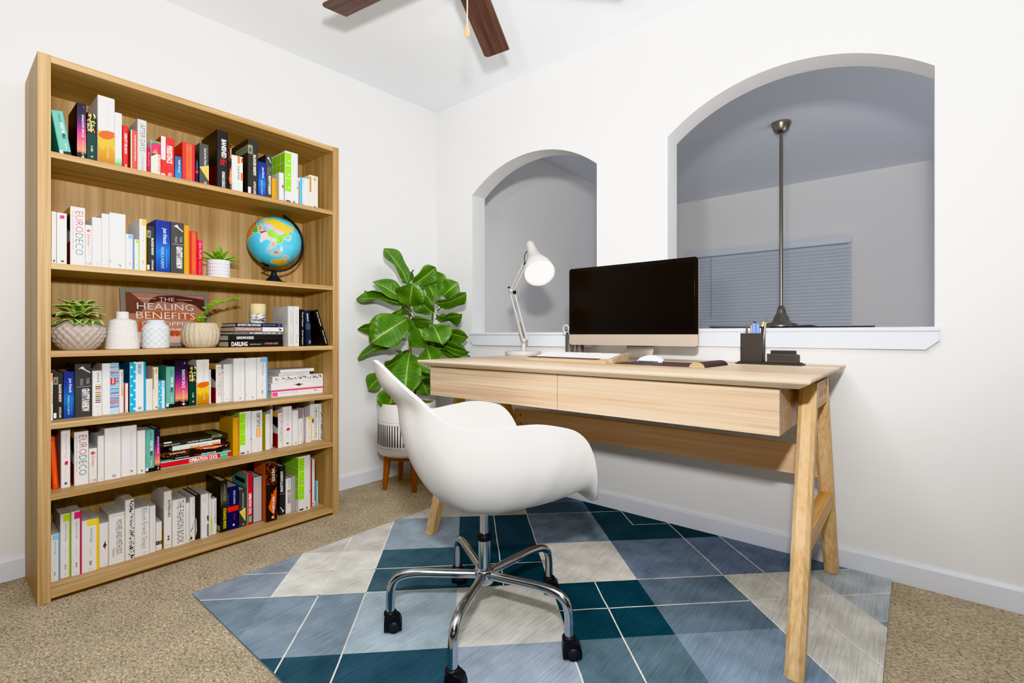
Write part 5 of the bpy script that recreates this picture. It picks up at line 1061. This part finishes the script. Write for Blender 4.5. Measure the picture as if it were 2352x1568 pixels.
# ------------------------------------------------------------------ glass cup with scissors, left of the computer
gm, nt, b_ = newmat('clear_glass'); b_.inputs['Transmission Weight'].default_value = .92; b_.inputs['Roughness'].default_value = .03; b_.inputs['Base Color'].default_value = (.93, .93, .92, 1); b_.inputs['IOR'].default_value = 1.2
cu = tag(obj('glass_cup', MB().lathe([(0, 0), (.05, 0), (.053, .004), (.054, .128), (.0515, .128), (.05, .006), (0, .006)], 40, M=Matrix.Translation((-1.51, 2.385, D0))), gm, loc=(-1.51, 2.385, D0)), 'clear glass cup of pens half hidden behind the computer', 'cup')
sz = thing('scissors', 'white-handled scissors standing in the glass cup', 'scissors', (-1.545, 2.37, D0+.008))
ring = [Vector((-1.556+.019*cos(a), 2.365, 1.034+.021*sin(a))) for a in [2*PI*i/24 for i in range(25)]]
obj('handle', MB().tube(ring, .0032, 8), plain('#e4e2e0', .4), sz)
obj('blade', MB().tube([(-1.555, 2.367, 1.028), (-1.525, 2.38, .885)], .0055, 8), M_dark, sz)
for i, (x0, y0_, x1, zt, cc, nm) in enumerate([(-1.5, 2.39, -1.49, 1.0, '#2a2826', 'black'), (-1.49, 2.375, -1.475, .99, '#6a4a34', 'brown'), (-1.53, 2.4, -1.53, 1.0, '#3a2c24', 'dark brown')]):
    o = obj('pen', MB().tube([(x0, y0_, D0+.008), (x1, y0_, zt)], .0048, 8), plain(cc, .35), loc=(x0, y0_, D0+.008)); tag(o, nm + ' pen standing in the glass cup behind the computer', 'pen', 'pens in the glass cup')
o = tag(obj('pencil_sharpener', MB().lathe([(0, 0), (.016, 0), (.018, .004), (.018, .022), (.015, .027), (0, .028)], 20, M=Matrix.Translation((-1.42, 2.37, D0))), M_dark, loc=(-1.42, 2.37, D0)), 'small round black pot beside the glass cup under the computer', 'pot')

# ------------------------------------------------------------------ black organiser
M_org = plain('#3a342f', .5, spec=.35, var=.05, scale=150.); M_seam = plain('#6a6158', .6)
og = thing('desk_organizer', 'black leather desk organizer with pen box and card slot, right of the mouse pad', 'organizer', (-.478, 2.3, DT))
obj('base_plate', MB().box(-.606, -.35, 2.262, 2.352, D0, D0+.0055).box(-.598, -.358, 2.27, 2.344, D0+.0055, D0+.0105), M_org, og, bevel=.002)
zb = D0+.0107
mb = MB(); a, b, c, d, zt = -.588, -.5, 2.278, 2.336, 1.006
for q in ((a, b, c, c+.004), (a, b, d-.004, d), (a, a+.004, c+.004, d-.004), (b-.004, b, c+.004, d-.004)): mb.box(*q, zb, zt)
mb.box(a+.004, b-.004, c+.004, d-.004, zb, zb+.004)
obj('pen_box', mb, M_org, og, bevel=.001)
mb = MB(); a, b, c, d, zt = -.482, -.366, 2.274, 2.322, zb+.036
mb.box(a, b, c, c+.004, zb, zt).box(a, b, d-.004, d, zb, zt-.004).box(a, a+.004, c+.004, d-.004, zb, zt-.003).box(b-.004, b, c+.004, d-.004, zb, zt-.003)
cb = obj('card_box', mb, M_org, og, bevel=.001)
sm = MB()
for q in ((a+.004, b-.004, zt-.0035, zt-.0027), (a+.004, b-.004, zb+.003, zb+.0038), (a+.004, a+.0048, zb+.003, zt-.003), (b-.0048, b-.004, zb+.003, zt-.003)): sm.box(q[0], q[1], c-.0005, c, q[2], q[3])
obj('stitching', sm, M_seam, cb)
o = obj('business_cards', MB().prism(rrect(-.472, -.376, zb+.0005, zb+.05, .004), 2.296, 2.304, M=XZ), plain('#2e2d2c', .5), loc=(-.424, 2.3, zb)); tag(o, 'stack of black cards in the organizer card slot', 'cards')
PB = zb+.0045
for x, y, x1, y1, z1, cc, lab in [(-.558, 2.3, -.569, 2.298, 1.056, '#5c574f', 'dark grey pen, leftmost in the black pen box'), (-.56, 2.318, -.552, 2.318, 1.057, '#b4aea4', 'light grey pen left of the blue tool in the pen box'), (-.512, 2.3, -.49, 2.303, 1.07, '#a8a49c', 'tilted grey pen, rightmost in the black pen box')]:
    p = thing('pen', lab, 'pen', (x, y, PB), group='pens in the black pen box')
    A, B = Vector((x, y, PB+.001)), Vector((x1, y1, z1)); obj('barrel', MB().tube([A, A+(B-A)*.9], .0042, 9), plain(cc, .3, metal=.4), p); obj('cap', MB().tube([A+(B-A)*.9, B], [.0042, .0026], 9), plain('#6a6458', .35), p)
o = thing('utility_knife', 'light blue plastic tool standing in the black pen box', 'tool', (-.532, 2.312, PB))
obj('knife_body', MB().box(-.546, -.533, 2.306, 2.32, PB+.001, 1.05).box(-.531, -.519, 2.306, 2.32, PB+.001, 1.046), plain('#86a6e0', .4), o, bevel=.002); obj('knife_tip', MB().lathe([(.006, 1.05), (.005, 1.055), (0, 1.057)], 12, M=Matrix.Translation((-.5385, 2.313, 0))), M_dark, o)
o = thing('highlighter', 'yellow-capped black marker in the black pen box', 'marker', (-.51, 2.322, PB))
obj('marker_body', MB().tube([(-.51, 2.322, PB+.001), (-.509, 2.322, 1.035)], .0055, 10), M_dark, o); obj('marker_cap', MB().tube([(-.509, 2.322, 1.0352), (-.504, 2.322, 1.056)], [.0055, .0035], 10), plain('#d8cf6a', .4), o)

# ------------------------------------------------------------------ office chair
cx, cy = -1.13, 1.213; FA = R_(39.7+24)
M_shell = plain('#dad8d6', .38, spec=.4, var=.0)
M_chr = metalmat('chrome', '#c9ccd0', .12)
oc = thing('office_chair', 'white bucket-shell swivel chair on a chrome five-leg base in front of the desk', 'chair', (cx, cy, .0083), (0, 0, FA))
#        angle  rho    height  p2r   p2z
RIM = [(0, .372, .425, .84, .512), (16, .376, .428, .84, .512), (28, .39, .437, .86, .51), (38, .405, .468, .9, .508), (45, .408, .555, .93, .508), (51, .392, .65, .94, .515), (58, .364, .702, .94, .53), (75, .303, .726, .95, .545), (96, .268, .722, .95, .555),
       (119, .264, .716, .95, .56), (135, .283, .738, .91, .575), (149, .305, .795, .87, .595), (160, .325, .858, .85, .615), (170, .343, .9, .83, .625), (180, .35, .914, .82, .625)]
BZ = .412
def shell_pt(a, t, off=0.):
    d = abs(((a+180) % 360)-180)
    rho, H, pr_, pz_ = smoothtab(RIM, d); rho *= .952
    P0, P1, P2, P3 = Vector((0, BZ)), Vector((.78*rho*pr_, BZ-.008)), Vector((rho*pr_, pz_)), Vector((rho, H))
    if d < 45: P1 = Vector(((.62+.14*d/45)*rho, BZ-.008+.045*(1-d/45)))
    q = (1-t)**3*P0+3*(1-t)**2*t*P1+3*(1-t)*t*t*P2+t**3*P3
    A = R_(a); k = min(1, max(0, (d-138)/28)); k = k*k*(3-2*k)
    u = min(1, max(0, (q.y-.775)/.07)); u = u*u*(3-2*u)
    q.x += k*(.026*u-.016*math.exp(-((q.y-.775)/.045)**2)-.008*math.exp(-((q.y-.72)/.06)**2))
    return Vector((q.x*cos(A), q.x*sin(A), q.y+.13*max(0, q.x*cos(A))*(1-t**3)))
NA, NT = 120, 26
rows = [[shell_pt(360*i/NA, t) for i in range(NA)] for t in [((k+.3)/(NT+.3)) for k in range(NT+1)]]
mb = MB().grid(rows, None, True, True); mb.add(rows[0], [tuple(range(NA-1, -1, -1))])
so = obj('seat_shell', mb, M_shell, oc, local=True)
sd = so.modifiers.new('thickness', 'SOLIDIFY'); sd.thickness = .011; sd.offset = 1.; sd.use_rim = True
bv = so.modifiers.new('round', 'BEVEL'); bv.width = .0045; bv.segments = 3; bv.limit_method = 'ANGLE'; bv.angle_limit = R_(50)
ss = so.modifiers.new('smooth', 'SUBSURF'); ss.levels = 1; ss.render_levels = 1
obj('gas_column', MB().tube([(0, 0, .3), (0, 0, .408)], .0148, 24), M_chr, oc, local=True)
obj('column_collar', MB().lathe([(.015, .293), (.024, .293), (.0265, .297), (.0265, .309), (.024, .313), (.015, .313)], 28), plain('#26262a', .4), oc, local=True)
obj('column_sleeve', MB().tube([(0, 0, .15), (0, 0, .294)], .0205, 28), M_chr, oc, local=True)
obj('hub', MB().lathe([(0, .148), (.03, .148), (.0335, .152), (.0335, .19), (.03, .196), (.02, .198)], 32), M_chr, oc, local=True)
hood = []
for k in range(5):
    a = R_(8.8+72*k)-FA; d = Vector((cos(a), sin(a), 0)); Rr = .315
    p0 = d*.026+Vector((0, 0, .176)); p1 = d*.2+Vector((0, 0, .188)); p2 = d*Rr+Vector((0, 0, .1)); p3 = d*Rr+Vector((0, 0, .05))
    path = [p0+(p1-p0)*i/5 for i in range(5)]+bez(p1, d*(Rr-.012)+Vector((0, 0, .192)), d*Rr+Vector((0, 0, .17)), p2, 16)+[p3]
    lg = obj('leg', MB().tube(path, .0142, 18), M_chr, oc, local=True)
    # twin-wheel hooded caster
    ca = R_([24, 24, 20, 35, 15][k]) - FA + R_(39.7) - R_(24); cm = MB()
    T = Matrix.Translation(d*Rr) @ Matrix.Rotation(ca, 4, 'Z')
    prof = [(-.02, .004), (-.02, .034), (-.018, .056), (-.002, .06), (.018, .056), (.032, .044), (.038, .026), (.038, .006)]
    XZl = Matrix(((1, 0, 0, 0), (0, 0, 1, 0), (0, 1, 0, 0), (0, 0, 0, 1)))
    cm.prism(prof, -.021, .021, M=T @ XZl); cm.lathe([(0, .05), (.021, .05), (.022, .062), (.018, .066), (0, .066)], 20, M=Matrix.Translation(d*Rr))
    cs = obj('caster', cm, plain('#29282b', .42, spec=.4), oc, local=True, bevel=.004)
    wm = MB()
    for s in (-1, 1):
        wm.lathe([(0, -.003), (.0175, -.003), (.019, 0), (.0175, .003), (0, .004)], 24, M=T @ Matrix.Translation((.012, s*.0225, .0195)) @ Matrix.Rotation(-s*PI/2, 4, 'X'))
    obj('wheel', wm, plain('#343337', .5), cs, local=True)

# ------------------------------------------------------------------ rug
RX0, RX1, RY0, RY1 = -2.135, -.07, .648, 2.494
AL = [-4.6, -4.28, -4.02, -3.76, -3.48, -3.225, -2.965, -2.70, -2.43, -2.19, -1.93, -1.66, -1.4, -.6]       # x-y lines
BLn = [-1.6, -1.3, -1.05, -.795, -.548, -.3, -.055, .205, .465, .72, .972, 1.22, 1.49, 1.747, 2.005, 2.26, 2.6]  # x+y lines
CB = {  # colours per diamond: band of x-y, then band of x+y
 'O': ['#5d7b8c', '#446272', '#3f5f70', '#3e6072', '#a9b9cc', '#64808f', '#88a0b8', '#d8d6cd', '#8fa3b5'],
 'P': ['#8497a9', '#8497a9', '#8ba0b2', '#b3c9d6', '#e8e7de', '#1f4758', '#72889a', '#dbd9cf', '#bdc6cb'],
 'Q': ['#9ca9ba', '#97a4b6', '#e6e4db', '#51707f', '#1f4556', '#ece7df', '#8295b0', '#7e8fac', '#7d94aa'],
 'R': ['#cfd0cc', '#d2d0cb', '#d8d3cc', '#a0b2c1', '#486070', '#93a7bb', '#3d5560', '#3a4f5a', '#3a4f5a'],
 'S': ['#c9cccb', '#cfcfca', '#dddad2', '#d6d3ce', '#d2ccc5', '#72889c', '#2c4450', '#2c4450', '#2c4450']}
def clip(poly):
    for ax_, lim, sg in ((0, RX0, 1), (0, RX1, -1), (1, RY0, 1), (1, RY1, -1)):
        out = []
        for i in range(len(poly)):
            p, q = poly[i-1], poly[i]; ip = (p[ax_]-lim)*sg >= 0; iq = (q[ax_]-lim)*sg >= 0
            if ip != iq:
                t = (lim-p[ax_])/(q[ax_]-p[ax_]); out.append((p[0]+(q[0]-p[0])*t, p[1]+(q[1]-p[1])*t))
            if iq: out.append(q)
        poly = out
        if not poly: break
    return poly
RZ = .0068; mb = MB(); cols = []
def rugc(c):
    c = lin(c); g = (c[0]+c[1]+c[2])/3; return tuple((g+(x-g)*.82)*.86 for x in c[:3])+(1.,)
ab = lambda A, B: ((A+B)/2, (B-A)/2)
def band_a(a): return 'O' if a > -2.19 else 'P' if a > -2.70 else 'Q' if a > -3.225 else 'R' if a > -3.76 else 'S'
def band_b(b): 
    for i, lim in enumerate((-1.05, -.548, -.055, .465, .972, 1.49, 2.005)):
        if b < lim: return i
    return 7
for i in range(len(AL)-1):
    for j in range(len(BLn)-1):
        p = clip([ab(AL[i], BLn[j]), ab(AL[i+1], BLn[j]), ab(AL[i+1], BLn[j+1]), ab(AL[i], BLn[j+1])])
        if len(p) >= 3:
            bi = band_b((BLn[j]+BLn[j+1])/2); bk = band_a((AL[i]+AL[i+1])/2)
            mb.add([(x, y, RZ) for x, y in p], [tuple(range(len(p)))]); cols.append(rugc(CB[bk][bi+1]))
for (xa, ya), (xb, yb) in (((RX0, RY0), (RX1, RY0)), ((RX1, RY0), (RX1, RY1)), ((RX1, RY1), (RX0, RY1)), ((RX0, RY1), (RX0, RY0))):
    mb.add([(xa, ya, 0), (xb, yb, 0), (xb, yb, RZ), (xa, ya, RZ)], [(0, 1, 2, 3)]); cols.append(lin('#8fa6b8'))
mb.add([(RX0, RY0, .0003), (RX1, RY0, .0003), (RX1, RY1, .0003), (RX0, RY1, .0003)], [(3, 2, 1, 0)]); cols.append(lin('#8fa6b8'))
LW = .0052
def stripe(a0, b0, a1, b1, faint=0):
    p, q = Vector(ab(a0, b0)), Vector(ab(a1, b1)); L = (q-p).length; n = max(2, int(L/.06)); d = (q-p).normalized(); w = Vector((-d.y, d.x))*LW/2; rj = random.Random(int(a0*1000+b0*77))
    pts = [p+(q-p)*i/n+w*(rj.random()-.5)*.9 for i in range(n+1)]
    for u, v in zip(pts, pts[1:]):
        pl = clip([tuple(u-w), tuple(v-w), tuple(v+w), tuple(u+w)])
        if len(pl) >= 3: mb.add([(x, y, RZ+.0009) for x, y in pl], [tuple(range(len(pl)))]); cols.append(lin('#e2dfd6' if not faint else '#ddd8cf'))
B0, B1_ = -1.6, 2.6
stripe(-2.70, B0, -2.70, B1_); stripe(-2.965, B0, -2.965, .72); stripe(-3.76, B0, -3.76, B1_); stripe(-4.02, B0, -4.02, B1_); stripe(-3.48, 1.22, -3.48, B1_); stripe(-2.43, .205, -2.43, .465, 1); stripe(-2.43, .465, -2.43, B1_)
for b in (-.795, -.548, .465, 1.49, 1.747): stripe(-4.6, b, -.6, b)
stripe(-4.6, .205, -2.43, .205); stripe(-2.965, .72, -.6, .72); stripe(-4.6, 1.22, -3.48, 1.22)
rug = obj('rug', mb, attrmat('rug_pile', .95, (R_(-68), (190, 7, 1)), .5, .05, .36))
tag(rug, 'blue, teal and cream diamond-patterned area rug under the desk and chair', 'rug')
facecol(rug, lambda p: cols[p.index])

# ------------------------------------------------------------------ fiddle-leaf plant in the corner
PXc, PYc = -2.577, 2.02
fp = thing('potted_fiddle_leaf_plant', 'tall large-leaved green plant in a white slatted planter on wooden legs in the corner', 'plant', (PXc, PYc, 0))
pl = thing('planter', 'x', 'x', (0, 0, 0)); del pl['label'], pl['category']; pl.name = 'planter'; pl.parent = fp
T = Matrix.Translation((PXc, PYc, 0)); PR = .187
M_plt = plain('#e9e6e3', .45, var=.01)
shell = [(0, .222), (PR-.03, .222), (PR-.008, .232), (PR, .248), (PR, .555), (PR-.004, .56), (PR-.012, .56), (PR-.012, .53), (0, .53)]
mb = MB().lathe(shell, 72, M=T)
def pobj(name, mb, mat=None, **k): 
    o = obj(name, mb, mat, None, **k); o.parent = pl; o.location = (-PXc, -PYc, 0); return o
pobj('pot', mb, M_plt)
sl = MB()
for k in range(64):
    a = 2*PI*k/64
    for r0, z0, z1, hw in ((PR, .295, .43, .0035),):
        sl.box(r0-.001, r0+.0008, -hw, hw, z0, z1, M=T @ Matrix.Rotation(a, 4, 'Z'))
for z in (.278, .447):
    for k in range(110):
        sl.box(PR-.001, PR+.0006, -.0018, .0018, z-.0015, z+.0015, M=T @ Matrix.Rotation(2*PI*k/110, 4, 'Z'))
pobj('slot_pattern', sl, plain('#4a4c50', .6))
M_leg = wood('teak_leg', ('#7a3f1c', '#9a5426', '#b56a34'), 2, 60., 2., .4)
for k in range(4):
    a = R_(-110)+PI/2*k; d = Vector((cos(a), sin(a), 0)); c = Vector((PXc, PYc, 0))
    pobj('leg', MB().tube([c+d*.149+Vector((0, 0, .002)), c+d*.149+Vector((0, 0, .006)), c+d*.13+Vector((0, 0, .222))], [.011, .0135, .023], 16), M_leg)
pobj('leg_ring', MB().lathe([(.1, .2), (.145, .2), (.145, .2215), (.1, .2215)], 40, M=T), M_leg)
pobj('moss', MB().lathe([(PR-.014, .545), (.1, .565), (0, .575)], 40, M=T), rampmat('moss', [(.35, '#3a2e1a'), (.5, '#7a6a2c'), (.65, '#a89a48')], (1, 1, 1), 60., 1., 3., .8))
LEAVES = [((-2.575, 2.022, 1.337), (-2.671, 1.916, 1.55), 0.084), ((-2.627, 2.082, 1.34), (-2.655, 2.111, 1.425), 0.073), ((-2.548, 2.044, 1.332), (-2.453, 2.149, 1.44), 0.11), ((-2.547, 2.018, 1.191), (-2.436, 1.955, 1.317), 0.172), ((-2.569, 2.026, 1.196), (-2.673, 1.836, 1.331), 0.088), ((-2.668, 2.009, 1.309), (-2.825, 1.875, 1.289), 0.04), ((-2.596, 2.004, 1.193), (-2.803, 1.806, 1.226), 0.059), ((-2.601, 2.0, 1.166), (-2.762, 1.788, 1.038), 0.062), ((-2.549, 2.004, 1.104), (-2.613, 1.782, 0.958), 0.198), ((-2.543, 2.048, 1.119), (-2.503, 2.12, 0.926), 0.183), ((-2.532, 2.005, 1.129), (-2.359, 2.018, 1.084), 0.055), ((-2.583, 2.054, 0.889), (-2.678, 2.04, 0.891), 0.033), ((-2.606, 2.035, 0.966), (-2.812, 1.825, 0.841), 0.07), ((-2.618, 2.037, 0.873), (-2.714, 1.958, 0.788), 0.088), ((-2.539, 2.012, 0.881), (-2.425, 1.886, 0.625), 0.172), ((-2.571, 2.05, 0.826), (-2.49, 2.118, 0.609), 0.139), ((-2.437, 2.071, 0.918), (-2.329, 2.043, 0.765), 0.154), ((-2.507, 2.143, 0.903), (-2.312, 2.317, 0.852), 0.055), ((-2.501, 2.147, 0.981), (-2.298, 2.303, 0.888), 0.081), ((-2.423, 2.108, 1.06), (-2.299, 2.069, 0.944), 0.165), ((-2.47, 2.161, 1.059), (-2.304, 2.298, 0.987), 0.084), ((-2.458, 2.158, 1.101), (-2.359, 2.265, 1.064), 0.048), ((-2.43, 2.142, 1.121), (-2.27, 2.21, 1.135), 0.055), ((-2.46, 2.182, 1.16), (-2.338, 2.296, 1.213), 0.055), ((-2.435, 2.138, 1.204), (-2.243, 2.219, 1.262), 0.073), ((-2.41, 2.184, 1.256), (-2.308, 2.217, 1.333), 0.121), ((-2.474, 2.17, 1.212), (-2.53, 2.162, 1.336), 0.103), ((-2.52, 2.197, 1.276), (-2.547, 2.226, 1.421), 0.154), ((-2.653, 2.035, 1.31), (-2.56, 2.164, 1.329), 0.029), ((-2.443, 2.131, 1.141), (-2.491, 2.039, 1.237), 0.11), ((-2.515, 2.149, 1.16), (-2.604, 2.127, 1.223), 0.073), ((-2.605, 1.944, 0.656), (-2.593, 1.877, 0.516), 0.176), ((-2.713, 1.971, 0.75), (-2.786, 1.872, 0.634), 0.088), ((-2.607, 2.073, 1.153), (-2.696, 2.077, 1.224), 0.066), ((-2.607, 2.073, 0.817), (-2.62, 2.14, 0.691), 0.088), ((-2.617, 2.09, 0.943), (-2.503, 2.237, 0.939), 0.066)]
STEMS = [[(-2.559, 2.035, 0.527), (-2.559, 2.035, 0.82), (-2.563, 2.031, 1.04), (-2.566, 2.029, 1.187), (-2.573, 2.023, 1.333)], [(-2.563, 2.057, 0.524), (-2.541, 2.076, 0.708), (-2.493, 2.116, 0.922), (-2.467, 2.137, 1.062), (-2.458, 2.144, 1.188), (-2.456, 2.146, 1.276)]]
M_stem = rampmat('bark', [(.4, '#5a4a30'), (.6, '#8a7a50')], (1, 1, .2), 60., .8)
for pts in STEMS:
    pts = [(pts[0][0], pts[0][1], .54)]+list(pts); q = []
    for a, b in zip(pts, pts[1:]): q += [Vector(a)+(Vector(b)-Vector(a))*i/4 for i in range(4)]
    q.append(Vector(pts[-1])); obj('stem', MB().tube(q, [.0085-.004*i/len(q) for i in range(len(q))], 10), M_stem, fp)
M_fig = leafmat('fig_leaf', [(0, '#b4c878'), (.03, '#9ab858'), (.055, '#54802c'), (.5, '#487526'), (1, '#5f8a34')], 62., .36)
VIEW = Vector((0, 0, 1.0))
for k, (b, t, w) in enumerate(LEAVES):
    b, t = Vector(b), Vector(t); t = t+(t-b)*.06; w *= 1.14; mid = (b+t)/2; v = (VIEW-mid).normalized(); ax = (t-b).normalized()
    perp_ = ax.cross(v).normalized(); Wr = max(w*1.02, .14); th = math.acos(min(1, w/Wr))
    nrm = perp_.cross(ax); up = nrm if nrm.dot(v) > 0 else -nrm
    sgn = 1 if (perp_.cross(up)).z > 0 else -1
    side = perp_*cos(th)+up*sin(th)*(1 if k % 2 else -1)
    upv = side.cross(ax); upv = upv if upv.dot(v) > -.05 else -upv
    rows, uv = leaf_rows(b, t, side, upv, Wr, FIG_OUT, 16, 5, -.08, .16, .17, k, .34)
    for r in rows:
        for p in r: p.x = max(p.x, XL+.006); p.y = min(p.y, YR-.006)
    lf = leaf_obj('leaf', [(rows, uv)], M_fig, fp, .0012)
    vein = [Vector(r[5])+upv*.0012 for r in rows]
    pet = b-ax*.0
    obj('midrib', MB().tube(vein, [.0021-.0014*i/len(vein) for i in range(len(vein))], 6), plain('#b9cc80', .5), lf)

# ------------------------------------------------------------------ light
def area(name, loc, to, size, power, col=(1, 1, 1), shape='DISK', sy=None):
    l = bpy.data.lights.new(name, 'AREA'); l.energy = power; l.size = size; l.color = col; l.shape = shape
    if sy: l.size_y = sy
    o = bpy.data.objects.new(name, l); C.objects.link(o); o.location = loc
    o.rotation_euler = (Vector(to)-Vector(loc)).to_track_quat('-Z', 'Y').to_euler(); return o
area('flash', (.06, .03, 1.45), (-1.6, 2.2, 1.9), .26, 2, (1., .985, .96))
sl_ = bpy.data.lights.new('flash_spot', 'SPOT'); sl_.energy = 270; sl_.spot_size = R_(60); sl_.spot_blend = 1.; sl_.shadow_soft_size = .09; sl_.color = (1., .995, .985)
so_ = bpy.data.objects.new('flash_spot', sl_); C.objects.link(so_); so_.location = (.06, -1.2, 1.1); so_.rotation_euler = (Vector((-.6, 2.5, 2.6))-so_.location).to_track_quat('-Z', 'Y').to_euler()
area('ceiling_bounce', (-.62, .78, 2.3), (-.72, .86, 0), .95, 12, (1., .998, .994), 'RECTANGLE', .95)
area('overhead_fill', (-.98, 1.34, 2.385), (-1.05, 1.42, 0), .4, 8.6, (1., .998, .994))  # added soft fill above the chair, not a lamp of the fan
area('fill_right', (1.9, -1.2, 1.9), (-2.2, 1.0, 1.2), 2.2, 2.5, (1., .99, .98), 'RECTANGLE', 1.6)
area('up_light', (.2, -.4, .9), (-.6, .6, 2.7), 1.6, 3, (1., 1., 1.), 'RECTANGLE', 1.6)
area('bounce_flash', (.02, .0, 1.42), (-1.4, 1.3, 2.66), .12, 96, (1., 1., 1.))
area('far_room_daylight', (1.2, 4.2, .6), (-.8, 4.6, 2.7), 1.8, 20, (.88, .92, 1.))
pt_ = bpy.data.lights.new('desk_lamp_bulb', 'SPOT'); pt_.energy = 1.2; pt_.spot_size = R_(110); pt_.spot_blend = .6; pt_.color = (1, .95, .88); pt_.shadow_soft_size = .03
po = bpy.data.objects.new('desk_lamp_bulb', pt_); C.objects.link(po); po.location = rim+axv2*.01; po.rotation_euler = axv2.to_track_quat('-Z', 'Y').to_euler()
wd = bpy.data.worlds.new('world'); bpy.context.scene.world = wd; wd.use_nodes = True
wd.node_tree.nodes['Background'].inputs[0].default_value = (.55, .65, .8, 1); wd.node_tree.nodes['Background'].inputs[1].default_value = .6
bpy.context.scene.cycles.max_bounces = 8; bpy.context.scene.cycles.diffuse_bounces = 5
bpy.context.scene.cycles.use_denoising = True
